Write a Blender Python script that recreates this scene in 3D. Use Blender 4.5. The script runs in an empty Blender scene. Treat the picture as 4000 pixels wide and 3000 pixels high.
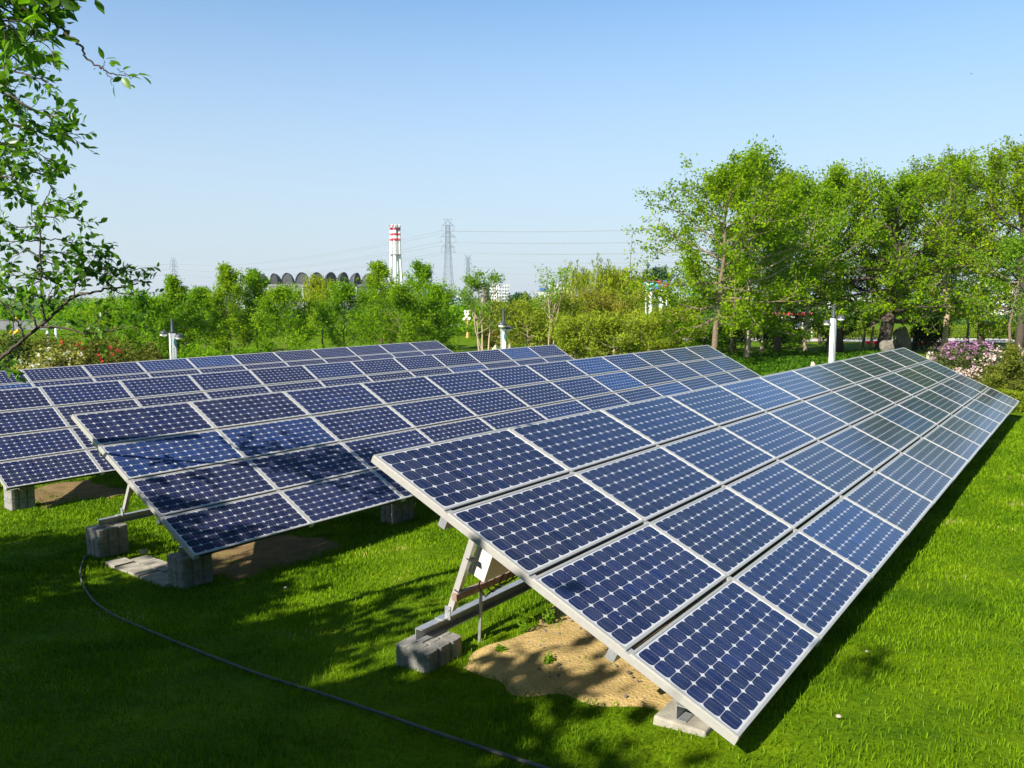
import bpy, math, random
import numpy as np
from mathutils import Matrix, Vector

S = bpy.context.scene
COL = S.collection
rad = math.radians

# ------------------------------------------------------------------ camera
F = 3216.8 / 4000.0            # focal length / image width
PITCH = rad(6.185)
cam = bpy.data.cameras.new('camera')
cam.sensor_width = 36.0
cam.lens = 36.0 * F
cam.clip_start = 0.05
cam.clip_end = 6000
camo = bpy.data.objects.new('camera', cam)
COL.objects.link(camo)
camo.location = (0, 0, 0)
camo.rotation_euler = (rad(90) - PITCH, 0, 0)
S.camera = camo

# ------------------------------------------------------------------ light
SUN_AZ = (-0.64, -0.77)        # horizontal direction towards the sun
SUN_EL = rad(36)
SKY_STRENGTH = 0.071
SUN_STRENGTH = 5.0
EXPOSURE = 0.98
w = bpy.data.worlds.new('World')
S.world = w
w.use_nodes = True
nt = w.node_tree
nt.nodes.clear()
wo = nt.nodes.new('ShaderNodeOutputWorld')
bg = nt.nodes.new('ShaderNodeBackground')
sky = nt.nodes.new('ShaderNodeTexSky')
sky.sky_type = 'NISHITA'
sky.sun_disc = False
sky.sun_elevation = SUN_EL
sky.sun_rotation = math.atan2(SUN_AZ[0], SUN_AZ[1])
sky.air_density = 1.0
sky.dust_density = 0.9
sky.ozone_density = 2.2
tint = nt.nodes.new('ShaderNodeMixRGB')
tint.blend_type = 'MULTIPLY'
tint.inputs[0].default_value = 1
tint.inputs[2].default_value = (0.84, 1.25, 1.45, 1)
nt.links.new(sky.outputs[0], tint.inputs[1])
# pale hazy air towards the horizon
tcw = nt.nodes.new('ShaderNodeTexCoord')
sep = nt.nodes.new('ShaderNodeSeparateXYZ')
nt.links.new(tcw.outputs['Generated'], sep.inputs[0])
rmp = nt.nodes.new('ShaderNodeValToRGB')
e_ = rmp.color_ramp.elements
e_[0].position, e_[0].color = 0.0, (0.92, 0.92, 0.92, 1)
e_[1].position, e_[1].color = 0.38, (0, 0, 0, 1)
k_ = e_.new(0.155)
k_.color = (0.62, 0.62, 0.62, 1)
nt.links.new(sep.outputs['Z'], rmp.inputs[0])
hzm = nt.nodes.new('ShaderNodeMixRGB')
hzm.inputs[2].default_value = (4.85, 5.4, 6.0, 1)
nt.links.new(rmp.outputs[0], hzm.inputs[0])
nt.links.new(tint.outputs[0], hzm.inputs[1])
# deeper, bluer sky overhead, dimmed out of view to darken ground shade
zen = nt.nodes.new('ShaderNodeValToRGB')
z_ = zen.color_ramp.elements
z_[0].position, z_[0].color = 0.36, (1, 1, 1, 1)
z_[1].position, z_[1].color = 0.80, (0.30, 0.33, 0.38, 1)
nt.links.new(sep.outputs['Z'], zen.inputs[0])
zmx = nt.nodes.new('ShaderNodeMixRGB')
zmx.blend_type = 'MULTIPLY'
zmx.inputs[0].default_value = 1
nt.links.new(hzm.outputs[0], zmx.inputs[1])
nt.links.new(zen.outputs[0], zmx.inputs[2])
nt.links.new(zmx.outputs[0], bg.inputs[0])
bg.inputs[1].default_value = SKY_STRENGTH
nt.links.new(bg.outputs[0], wo.inputs[0])
sl = bpy.data.lights.new('sun', 'SUN')
sl.energy = SUN_STRENGTH
sl.angle = rad(0.5)
sl.color = (1.0, 0.94, 0.83)
so = bpy.data.objects.new('sun', sl)
COL.objects.link(so)
n_ = math.hypot(*SUN_AZ)
SUNV = Vector((SUN_AZ[0] / n_ * math.cos(SUN_EL), SUN_AZ[1] / n_ * math.cos(SUN_EL), math.sin(SUN_EL)))
so.rotation_euler = SUNV.to_track_quat('Z', 'Y').to_euler()
so.location = SUNV * 60
S.view_settings.view_transform = 'Standard'
S.view_settings.look = 'None'
S.view_settings.exposure = EXPOSURE
S.view_settings.gamma = 1
S.render.engine = 'CYCLES'
try:
    S.cycles.transparent_max_bounces = 8
    S.cycles.max_bounces = 6
    S.cycles.sample_clamp_indirect = 6
except Exception:
    pass

# ------------------------------------------------------------------ helpers
cp, sp = math.cos(PITCH), math.sin(PITCH)


def ray(px, py):
    """direction through a place in the 4000 x 3000 photograph, used to measure positions"""
    u = (px - 2000) / (F * 4000)
    v = (py - 1500) / (F * 4000)
    return np.array([u, cp - v * sp, -sp - v * cp])


def at(px, py, Y):
    d = ray(px, py)
    return d * (Y / d[1])


def colx(px, Y, z=0.0):
    """x of an upright thing seen at column px, standing at distance Y"""
    u = (px - 2000) / (F * 4000)
    return u * (Y * cp - z * sp)


def hz(py, Y):
    return at(2000, py, Y)[2]


class MB:
    """collects geometry for one mesh object"""

    def __init__(s):
        s.v = []
        s.f = []
        s.m = []
        s.n = 0

    def add(s, verts, faces, mi=0):
        s.v.append(np.asarray(verts, float).reshape(-1, 3))
        for f in faces:
            s.f.append([i + s.n for i in f])
            s.m.append(mi)
        s.n += len(verts)
        return s

    def box(s, c, half, ax=None, mi=0, taper=1.0):
        c = np.asarray(c, float)
        A = np.eye(3) if ax is None else np.asarray(ax, float)
        V = []
        for z in (-1, 1):
            t = 1.0 if z < 0 else taper
            for x, y in ((-1, -1), (1, -1), (1, 1), (-1, 1)):
                V.append(c + A[0] * half[0] * x * t + A[1] * half[1] * y * t + A[2] * half[2] * z)
        return s.add(V, [(0, 3, 2, 1), (4, 5, 6, 7), (0, 1, 5, 4), (1, 2, 6, 5), (2, 3, 7, 6), (3, 0, 4, 7)], mi)

    def tube(s, pts, radii, n=6, mi=0, cap=True):
        P = np.asarray(pts, float)
        R = np.broadcast_to(np.asarray(radii, float), (len(P),))
        T = np.gradient(P, axis=0)
        T /= np.linalg.norm(T, axis=1)[:, None] + 1e-12
        a = np.array([0, 0, 1.0]) if abs(T[0][2]) < 0.9 else np.array([1.0, 0, 0])
        V = []
        for p, t, r in zip(P, T, R):
            b = np.cross(t, a)
            b /= np.linalg.norm(b) + 1e-12
            a = np.cross(b, t)
            for k in range(n):
                q = 2 * math.pi * k / n
                V.append(p + r * (math.cos(q) * a + math.sin(q) * b))
        Fc = []
        for i in range(len(P) - 1):
            for k in range(n):
                k2 = (k + 1) % n
                Fc.append((i * n + k, i * n + k2, (i + 1) * n + k2, (i + 1) * n + k))
        if cap:
            Fc.append(tuple(range(n))[::-1])
            Fc.append(tuple((len(P) - 1) * n + k for k in range(n)))
        return s.add(V, Fc, mi)

    def beam(s, a, b, w_, h_=None, mi=0):
        a = np.asarray(a, float)
        b = np.asarray(b, float)
        d = b - a
        L = np.linalg.norm(d)
        d = d / L
        up = np.array([0, 0, 1.0]) if abs(d[2]) < 0.95 else np.array([1.0, 0, 0])
        x = np.cross(d, up)
        x /= np.linalg.norm(x)
        y = np.cross(x, d)
        return s.box((a + b) / 2, (w_ / 2, (h_ or w_) / 2, L / 2), (x, y, d), mi)

    def lathe(s, c, prof, n=16, mi=0, a0=0.0, cap=True):
        c = np.asarray(c, float)
        V = []
        for r, z in prof:
            for k in range(n):
                q = a0 + 2 * math.pi * k / n
                V.append(c + np.array([r * math.cos(q), r * math.sin(q), z]))
        Fc = []
        for i in range(len(prof) - 1):
            for k in range(n):
                k2 = (k + 1) % n
                Fc.append((i * n + k, i * n + k2, (i + 1) * n + k2, (i + 1) * n + k))
        if cap:
            Fc.append(tuple(range(n))[::-1])
            Fc.append(tuple((len(prof) - 1) * n + k for k in range(n)))
        return s.add(V, Fc, mi)

    def sphere(s, c, r, n=10, mi=0, squash=1.0, rng=None, rough=0.0):
        prof = []
        m = max(5, n // 2 + 1)
        V = []
        Fc = []
        for i in range(m + 1):
            th = math.pi * i / m
            for k in range(n):
                ph = 2 * math.pi * k / n
                rr = r * (1 + (rng.uniform(-rough, rough) if rng is not None else 0))
                V.append(np.asarray(c, float) + np.array([rr * math.sin(th) * math.cos(ph), rr * math.sin(th) * math.sin(ph), -rr * squash * math.cos(th)]))
        for i in range(m):
            for k in range(n):
                k2 = (k + 1) % n
                Fc.append((i * n + k, i * n + k2, (i + 1) * n + k2, (i + 1) * n + k))
        return s.add(V, Fc, mi)

    def build(s, name, mats, parent=None, origin=None, smooth=False, bevel=0.0):
        V = np.concatenate(s.v) if s.v else np.zeros((0, 3))
        o0 = np.zeros(3)
        if parent is not None:
            o0 = np.array(parent.matrix_world_loc)if hasattr(parent, 'matrix_world_loc') else wloc(parent)
        elif origin is not None:
            o0 = np.asarray(origin, float)
        me = bpy.data.meshes.new(name)
        me.from_pydata((V - o0).tolist(), [], s.f)
        if not isinstance(mats, (list, tuple)):
            mats = [mats]
        for m in mats:
            me.materials.append(m)
        if len(mats) > 1:
            me.polygons.foreach_set('material_index', s.m)
        if smooth:
            me.polygons.foreach_set('use_smooth', [True] * len(me.polygons))
        me.update()
        ob = bpy.data.objects.new(name, me)
        COL.objects.link(ob)
        if parent is not None:
            ob.parent = parent
        elif origin is not None:
            ob.location = o0
        if bevel:
            b = ob.modifiers.new('bevel', 'BEVEL')
            b.width = bevel
            b.segments = 2
            b.limit_method = 'ANGLE'
        return ob


def wloc(o):
    p = np.array(o.location)
    while o.parent is not None:
        o = o.parent
        p = p + np.array(o.location)
    return p


def fast_mesh(name, V, faces, mats, parent=None, origin=None, mi=None, smooth=False):
    """V (n,3), faces (m,k) all of one size"""
    V = np.asarray(V, np.float32)
    o0 = wloc(parent) if parent is not None else (np.asarray(origin, float) if origin is not None else np.zeros(3))
    V = (V - o0).astype(np.float32)
    faces = np.asarray(faces, np.int32)
    m, k = faces.shape
    me = bpy.data.meshes.new(name)
    me.vertices.add(len(V))
    me.vertices.foreach_set('co', V.ravel())
    me.loops.add(m * k)
    me.loops.foreach_set('vertex_index', faces.ravel())
    me.polygons.add(m)
    me.polygons.foreach_set('loop_start', np.arange(0, m * k, k, dtype=np.int32))
    if not isinstance(mats, (list, tuple)):
        mats = [mats]
    for a in mats:
        me.materials.append(a)
    if mi is not None:
        me.polygons.foreach_set('material_index', np.asarray(mi, np.int32))
    if smooth:
        me.polygons.foreach_set('use_smooth', np.ones(m, bool))
    me.update(calc_edges=True)
    me.validate()
    ob = bpy.data.objects.new(name, me)
    COL.objects.link(ob)
    if parent is not None:
        ob.parent = parent
    elif origin is not None:
        ob.location = o0
    return ob


def empty(name, loc, label=None, cat=None, group=None):
    o = bpy.data.objects.new(name, None)
    o.empty_display_size = 0.2
    o.location = tuple(float(a) for a in loc)
    COL.objects.link(o)
    tag(o, label, cat, group)
    return o


def tag(o, label=None, cat=None, group=None, kind=None):
    if label:
        o['label'] = label
    if cat:
        o['category'] = cat
    if group:
        o['group'] = group
    if kind:
        o['kind'] = kind
    return o


# ------------------------------------------------------------------ materials
def mat(name, color, rough=0.7, metal=0.0, spec=0.4, noise=0.0, nscale=20.0, bump=0.0, bscale=60.0, color2=None, island=0.0):
    m = bpy.data.materials.new(name)
    m.use_nodes = True
    t = m.node_tree
    p = t.nodes['Principled BSDF']
    p.inputs['Roughness'].default_value = rough
    p.inputs['Metallic'].default_value = metal
    p.inputs['Specular IOR Level'].default_value = spec
    p.inputs['Base Color'].default_value = (*color, 1)
    tc = t.nodes.new('ShaderNodeTexCoord')
    if noise or color2:
        nz = t.nodes.new('ShaderNodeTexNoise')
        nz.inputs['Scale'].default_value = nscale
        nz.inputs['Detail'].default_value = 6
        nz.inputs['Roughness'].default_value = 0.65
        t.links.new(tc.outputs['Object'], nz.inputs['Vector'])
        r = t.nodes.new('ShaderNodeValToRGB')
        r.color_ramp.elements[0].position = 0.3
        r.color_ramp.elements[1].position = 0.7
        c2 = color2 if color2 else tuple(min(1, c * (1 + noise)) for c in color)
        c1 = color if color2 else tuple(c * (1 - noise) for c in color)
        r.color_ramp.elements[0].color = (*c1, 1)
        r.color_ramp.elements[1].color = (*c2, 1)
        t.links.new(nz.outputs['Fac'], r.inputs[0])
        t.links.new(r.outputs[0], p.inputs['Base Color'])
    if bump:
        nb = t.nodes.new('ShaderNodeTexNoise')
        nb.inputs['Scale'].default_value = bscale
        nb.inputs['Detail'].default_value = 5
        t.links.new(tc.outputs['Object'], nb.inputs['Vector'])
        b = t.nodes.new('ShaderNodeBump')
        b.inputs['Strength'].default_value = bump
        b.inputs['Distance'].default_value = 0.02
        t.links.new(nb.outputs['Fac'], b.inputs['Height'])
        t.links.new(b.outputs[0], p.inputs['Normal'])
    return m


def leaf_mat(name, c1, c2, trans=0.4, tcol=None, rough=0.6, spec=0.06, clump=0.6):
    m = bpy.data.materials.new(name)
    m.use_nodes = True
    t = m.node_tree
    p = t.nodes['Principled BSDF']
    out = t.nodes['Material Output']
    p.inputs['Roughness'].default_value = rough
    p.inputs['Specular IOR Level'].default_value = spec
    g = t.nodes.new('ShaderNodeNewGeometry')
    tc = t.nodes.new('ShaderNodeTexCoord')
    nz = t.nodes.new('ShaderNodeTexNoise')
    nz.inputs['Scale'].default_value = clump
    nz.inputs['Detail'].default_value = 2
    t.links.new(tc.outputs['Object'], nz.inputs['Vector'])
    ad = t.nodes.new('ShaderNodeMath')
    ad.operation = 'MULTIPLY_ADD'
    ad.inputs[1].default_value = 0.6
    t.links.new(g.outputs['Random Per Island'], ad.inputs[0])
    sc = t.nodes.new('ShaderNodeMath')
    sc.operation = 'MULTIPLY_ADD'
    sc.inputs[1].default_value = 1.4
    sc.inputs[2].default_value = -0.5
    t.links.new(nz.outputs['Fac'], sc.inputs[0])
    t.links.new(sc.outputs[0], ad.inputs[2])
    r = t.nodes.new('ShaderNodeValToRGB')
    r.color_ramp.elements[0].position = 0.1
    r.color_ramp.elements[1].position = 0.9
    r.color_ramp.elements[0].color = (*c1, 1)
    r.color_ramp.elements[1].color = (*c2, 1)
    t.links.new(ad.outputs[0], r.inputs[0])
    t.links.new(r.outputs[0], p.inputs['Base Color'])
    tr = t.nodes.new('ShaderNodeBsdfTranslucent')
    if tcol:
        mx = t.nodes.new('ShaderNodeMixRGB')
        mx.blend_type = 'MULTIPLY'
        mx.inputs[0].default_value = 1
        mx.inputs[2].default_value = (*tcol, 1)
        t.links.new(r.outputs[0], mx.inputs[1])
        t.links.new(mx.outputs[0], tr.inputs[0])
    else:
        t.links.new(r.outputs[0], tr.inputs[0])
    mix = t.nodes.new('ShaderNodeMixShader')
    mix.inputs[0].default_value = trans
    t.links.new(p.outputs[0], mix.inputs[1])
    t.links.new(tr.outputs[0], mix.inputs[2])
    t.links.new(mix.outputs[0], out.inputs[0])
    return m


M = {}
M['alu'] = mat('aluminium', (0.47, 0.455, 0.425), 0.42, 0.35, 0.5, 0.07, 30)
M['shadealu'] = mat('shade_dark_aluminium', (0.035, 0.04, 0.055), 0.45, 0.3)  # frame walls coloured dark in place of shade
M['galv'] = mat('galvanised_steel', (0.40, 0.41, 0.42), 0.48, 0.6, 0.5, 0.22, 14)
M['rusty'] = mat('rusty_steel', (0.30, 0.20, 0.16), 0.7, 0.2, 0.4, 0.35, 18)
M['concrete'] = mat('concrete', (0.25, 0.24, 0.22), 0.94, 0, 0.15, 0.32, 11, 0.6, 70)
M['pave'] = mat('paving_concrete', (0.31, 0.285, 0.235), 0.94, 0, 0.15, 0.3, 7, 0.3, 50)
M['boxpaint'] = mat('cream_paint', (0.62, 0.60, 0.53), 0.45, 0, 0.4, 0.06, 6)
M['cable'] = mat('black_cable', (0.03, 0.03, 0.03), 0.6)
M['hose'] = mat('grey_hose', (0.10, 0.10, 0.095), 0.7, 0, 0.2, 0.2, 7)
M['white'] = mat('white_paint', (0.86, 0.87, 0.88), 0.45, 0, 0.4, 0.03, 5)
M['dark'] = mat('dark_grey_paint', (0.055, 0.06, 0.068), 0.45, 0, 0.5)
M['lampglass'] = mat('milky_glass', (0.86, 0.84, 0.76), 0.25, 0, 0.5)
M['teal'] = mat('teal_paint', (0.04, 0.17, 0.20), 0.5)
M['ink'] = mat('grey_ink', (0.22, 0.23, 0.26), 0.7)
M['red'] = mat('red_paint', (0.62, 0.045, 0.07), 0.5)
M['whitec'] = mat('chimney_white', (0.80, 0.77, 0.74), 0.7, 0, 0.3, 0.05, 0.2)
M['lattice'] = mat('lattice_steel', (0.20, 0.225, 0.275), 0.6, 0.3)
M['wire'] = mat('wire_metal', (0.30, 0.31, 0.33), 0.6, 0.3)
M['hall'] = mat('hall_cladding', (0.16, 0.165, 0.15), 0.8, 0, 0.2, 0.15, 0.3)
M['shell'] = mat('dark_roof_metal', (0.045, 0.047, 0.050), 0.55, 0.2, 0.4, 0.25, 0.6)
M['bwall'] = mat('pale_render', (0.74, 0.72, 0.68), 0.8, 0, 0.2, 0.05, 0.3)
M['bwall2'] = mat('grey_render', (0.45, 0.46, 0.47), 0.8, 0, 0.2, 0.1, 0.3)
M['tank'] = mat('brown_cladding', (0.27, 0.22, 0.17), 0.8, 0, 0.2, 0.12, 0.3)
M['blue'] = mat('blue_paint', (0.05, 0.16, 0.44), 0.5)
M['win'] = mat('window_glass', (0.10, 0.13, 0.17), 0.15, 0, 0.6)
M['yellowglobe'] = mat('orange_globe', (0.95, 0.48, 0.03), 0.3)
M['yelglobe'] = mat('yellow_globe', (0.85, 0.72, 0.08), 0.3)
M['gold'] = mat('gold_post', (0.55, 0.38, 0.12), 0.45, 0.3)
M['rock'] = mat('rock', (0.16, 0.145, 0.12), 0.95, 0, 0.2, 0.3, 3, 0.6, 12)
M['rockpale'] = mat('pale_rock', (0.42, 0.37, 0.29), 0.95, 0, 0.2, 0.25, 4, 0.5, 14)
M['petal'] = mat('pale_petal', (0.80, 0.72, 0.60), 0.7)
M['bark'] = mat('bark', (0.17, 0.125, 0.085), 0.95, 0, 0.2, 0.35, 9, 0.6, 30)
M['barkpale'] = mat('pale_bark', (0.38, 0.29, 0.20), 0.95, 0, 0.2, 0.3, 8, 0.5, 25)
M['barkdark'] = mat('dark_bark', (0.075, 0.058, 0.045), 0.9, 0, 0.2, 0.3, 14, 0.5, 40)
M['barrier'] = mat('weathered_concrete', (0.17, 0.17, 0.18), 0.9, 0, 0.2, 0.2, 0.4)
M['asphalt'] = mat('asphalt', (0.20, 0.20, 0.205), 0.9, 0, 0.2, 0.1, 0.4)
M['path'] = mat('path_paving', (0.50, 0.47, 0.43), 0.9, 0, 0.2, 0.1, 0.8)
M['bird'] = mat('dark_feathers', (0.03, 0.03, 0.03), 0.8)

M['leaf_near'] = leaf_mat('leaf_near', (0.035, 0.110, 0.006), (0.160, 0.310, 0.010), 0.55, (1.3, 1.5, 0.6), 0.35, 0.45, 1.2)
M['leaf_big'] = leaf_mat('leaf_big', (0.110, 0.205, 0.003), (0.315, 0.450, 0.008), 0.5, (1.25, 1.35, 0.6), clump=0.45)
M['leaf_big2'] = leaf_mat('leaf_big_second', (0.090, 0.195, 0.004), (0.285, 0.435, 0.010), 0.5, (1.25, 1.35, 0.6), clump=0.5)
M['leaf_mid'] = leaf_mat('leaf_mid', (0.075, 0.190, 0.004), (0.255, 0.410, 0.010), 0.48, (1.2, 1.4, 0.6), clump=0.5)
M['leaf_big3'] = leaf_mat('leaf_big_third', (0.115, 0.20, 0.004), (0.335, 0.44, 0.012), 0.5, (1.2, 1.25, 0.6), clump=0.6)
M['leaf_dull'] = leaf_mat('leaf_dull', (0.060, 0.085, 0.022), (0.19, 0.22, 0.07), 0.35, clump=0.9)
M['leaf_lime'] = leaf_mat('leaf_lime', (0.09, 0.20, 0.010), (0.19, 0.32, 0.018), 0.42, (1.2, 1.3, 0.6), clump=0.7)
M['leaf_willow'] = leaf_mat('leaf_willow', (0.17, 0.25, 0.008), (0.40, 0.46, 0.022), 0.4, clump=0.5)
M['needle'] = leaf_mat('needle', (0.125, 0.195, 0.008), (0.36, 0.43, 0.028), 0.4, clump=0.9)
M['needle_brown'] = leaf_mat('needle_brown', (0.14, 0.16, 0.010), (0.34, 0.31, 0.035), 0.35, clump=0.8)
M['leaf_far'] = leaf_mat('leaf_far', (0.030, 0.085, 0.035), (0.07, 0.15, 0.055), 0.3, clump=0.4)
M['leaf_olive'] = leaf_mat('leaf_olive', (0.065, 0.085, 0.010), (0.20, 0.20, 0.025), 0.35, clump=0.9)
M['leaf_yellow'] = leaf_mat('leaf_yellowish', (0.10, 0.15, 0.015), (0.46, 0.42, 0.10), 0.3, clump=1.5)
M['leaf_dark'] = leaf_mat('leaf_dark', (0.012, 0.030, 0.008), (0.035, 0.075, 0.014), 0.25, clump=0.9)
M['leaf_hedge'] = leaf_mat('leaf_hedge', (0.10, 0.17, 0.008), (0.27, 0.32, 0.015), 0.35, clump=2.0)
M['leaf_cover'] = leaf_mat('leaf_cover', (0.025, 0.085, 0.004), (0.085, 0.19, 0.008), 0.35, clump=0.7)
M['leaf_thuja'] = leaf_mat('leaf_thuja', (0.09, 0.12, 0.012), (0.22, 0.25, 0.03), 0.3, clump=1.4)
M['bloom_mauve'] = leaf_mat('bloom_mauve', (0.30, 0.12, 0.25), (0.52, 0.28, 0.45), 0.3, clump=2)
M['bloom_pink'] = leaf_mat('bloom_pink', (0.60, 0.40, 0.40), (0.80, 0.66, 0.58), 0.3, clump=2)
M['bloom_red'] = leaf_mat('bloom_red', (0.50, 0.015, 0.03), (0.75, 0.05, 0.08), 0.3, clump=2)
M['bloom_white'] = leaf_mat('bloom_white', (0.70, 0.66, 0.50), (0.85, 0.82, 0.70), 0.3, clump=2)
M['blade'] = leaf_mat('grass_blade', (0.050, 0.130, 0.002), (0.195, 0.320, 0.004), 0.32, (1.2, 1.2, 0.4), 0.6, 0.08, 1.1)


def lawn_mat():
    m = bpy.data.materials.new('lawn')
    m.use_nodes = True
    t = m.node_tree
    p = t.nodes['Principled BSDF']
    p.inputs['Roughness'].default_value = 0.9
    p.inputs['Specular IOR Level'].default_value = 0.05
    tc = t.nodes.new('ShaderNodeTexCoord')

    def nz(scale, det, lo, hi, c1, c2):
        n = t.nodes.new('ShaderNodeTexNoise')
        n.inputs['Scale'].default_value = scale
        n.inputs['Detail'].default_value = det
        n.inputs['Roughness'].default_value = 0.7
        t.links.new(tc.outputs['Object'], n.inputs['Vector'])
        r = t.nodes.new('ShaderNodeValToRGB')
        r.color_ramp.elements[0].position = lo
        r.color_ramp.elements[1].position = hi
        r.color_ramp.elements[0].color = (*c1, 1)
        r.color_ramp.elements[1].color = (*c2, 1)
        t.links.new(n.outputs['Fac'], r.inputs[0])
        return n, r
    n1, r1 = nz(1.3, 6, 0.35, 0.68, (0.055, 0.125, 0.002), (0.150, 0.240, 0.003))
    n2, r2 = nz(26, 5, 0.3, 0.75, (0.55, 0.6, 0.5), (1.35, 1.25, 1.3))
    mx = t.nodes.new('ShaderNodeMixRGB')
    mx.blend_type = 'MULTIPLY'
    mx.inputs[0].default_value = 1
    t.links.new(r1.outputs[0], mx.inputs[1])
    t.links.new(r2.outputs[0], mx.inputs[2])
    t.links.new(mx.outputs[0], p.inputs['Base Color'])
    b = t.nodes.new('ShaderNodeBump')
    b.inputs['Strength'].default_value = 0.7
    b.inputs['Distance'].default_value = 0.03
    t.links.new(n2.outputs['Fac'], b.inputs['Height'])
    t.links.new(b.outputs[0], p.inputs['Normal'])
    return m


_e = [n for n in M['blade'].node_tree.nodes if n.type == 'VALTORGB'][0].color_ramp.elements
_x = _e.new(0.965)
_x.color = (0.21, 0.33, 0.004, 1)
_x = _e.new(1.0)
_x.color = (0.46, 0.40, 0.14, 1)
M['lawn'] = lawn_mat()
M['soil_shade'] = mat('shade_brown_soil', (0.20, 0.135, 0.062), 0.95, 0, 0.1, 0.28, 5, 0.8, 45)  # brown deepened in colour for the shade under the rear three arrays
M['soil'] = mat('sandy_soil', (0.44, 0.31, 0.125), 0.95, 0, 0.1, 0.24, 5, 0.8, 45)


def cell_mat():
    m = bpy.data.materials.new('solar_cell')
    m.use_nodes = True
    t = m.node_tree
    p = t.nodes['Principled BSDF']
    p.inputs['Roughness'].default_value = 0.10
    p.inputs['Specular IOR Level'].default_value = 0.42
    oi = t.nodes.new('ShaderNodeObjectInfo')
    g = t.nodes.new('ShaderNodeNewGeometry')
    r = t.nodes.new('ShaderNodeValToRGB')
    e = r.color_ramp.elements
    e[0].position = 0.0
    e[0].color = (0.0085, 0.0130, 0.050, 1)
    e[1].position = 1.0
    e[1].color = (0.012, 0.042, 0.150, 1)
    x = e.new(0.78)
    x.color = (0.0085, 0.0165, 0.074, 1)
    t.links.new(oi.outputs['Random'], r.inputs[0])
    r2 = t.nodes.new('ShaderNodeValToRGB')
    f = r2.color_ramp.elements
    f[0].position = 0.0
    f[0].color = (0.8, 0.8, 0.8, 1)
    f[1].position = 1.0
    f[1].color = (1.0, 1.35, 1.7, 1)
    y = f.new(0.93)
    y.color = (1.1, 1.1, 1.1, 1)
    t.links.new(g.outputs['Random Per Island'], r2.inputs[0])
    mx = t.nodes.new('ShaderNodeMixRGB')
    mx.blend_type = 'MULTIPLY'
    mx.inputs[0].default_value = 1
    t.links.new(r.outputs[0], mx.inputs[1])
    t.links.new(r2.outputs[0], mx.inputs[2])
    # thin film of dust, stronger in smears
    tc = t.nodes.new('ShaderNodeTexCoord')
    mp = t.nodes.new('ShaderNodeMapping')
    mp.inputs['Scale'].default_value = (7, 2.2, 1)
    ofs = t.nodes.new('ShaderNodeVectorMath')
    ofs.operation = 'MULTIPLY_ADD'
    ofs.inputs[1].default_value = (1, 1, 1)
    cmb = t.nodes.new('ShaderNodeCombineXYZ')
    m9 = t.nodes.new('ShaderNodeMath')
    m9.operation = 'MULTIPLY'
    m9.inputs[1].default_value = 37.0
    t.links.new(oi.outputs['Random'], m9.inputs[0])
    for k in range(3):
        t.links.new(m9.outputs[0], cmb.inputs[k])
    t.links.new(tc.outputs['Object'], ofs.inputs[0])
    t.links.new(cmb.outputs[0], ofs.inputs[2])
    t.links.new(ofs.outputs[0], mp.inputs['Vector'])
    n = t.nodes.new('ShaderNodeTexNoise')
    n.inputs['Scale'].default_value = 1.6
    n.inputs['Detail'].default_value = 7
    n.inputs['Roughness'].default_value = 0.7
    t.links.new(mp.outputs[0], n.inputs['Vector'])
    mr = t.nodes.new('ShaderNodeMapRange')
    mr.inputs[1].default_value = 0.42
    mr.inputs[2].default_value = 0.8
    mr.inputs[3].default_value = 0.01
    mr.inputs[4].default_value = 0.12
    t.links.new(n.outputs['Fac'], mr.inputs[0])
    m2 = t.nodes.new('ShaderNodeMixRGB')
    m2.inputs[2].default_value = (0.30, 0.30, 0.31, 1)
    t.links.new(mr.outputs[0], m2.inputs[0])
    t.links.new(mx.outputs[0], m2.inputs[1])
    # small droppings and specks
    sp_ = t.nodes.new('ShaderNodeTexVoronoi')
    sp_.inputs['Scale'].default_value = 5.0
    t.links.new(ofs.outputs[0], sp_.inputs['Vector'])
    sth = t.nodes.new('ShaderNodeMath')
    sth.operation = 'LESS_THAN'
    sth.inputs[1].default_value = 0.028
    t.links.new(sp_.outputs['Distance'], sth.inputs[0])
    m3 = t.nodes.new('ShaderNodeMixRGB')
    m3.inputs[2].default_value = (0.45, 0.44, 0.42, 1)
    t.links.new(sth.outputs[0], m3.inputs[0])
    t.links.new(m2.outputs[0], m3.inputs[1])
    t.links.new(m3.outputs[0], p.inputs['Base Color'])
    rr = t.nodes.new('ShaderNodeMapRange')
    rr.inputs[3].default_value = 0.07
    rr.inputs[4].default_value = 0.22
    t.links.new(n.outputs['Fac'], rr.inputs[0])
    t.links.new(rr.outputs[0], p.inputs['Roughness'])
    return m


M['cell'] = cell_mat()
M['sheet'] = mat('white_backsheet', (0.52, 0.53, 0.55), 0.12, 0, 0.5)
M['busbar'] = mat('busbar_silver', (0.20, 0.22, 0.30), 0.35, 0.2)

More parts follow.
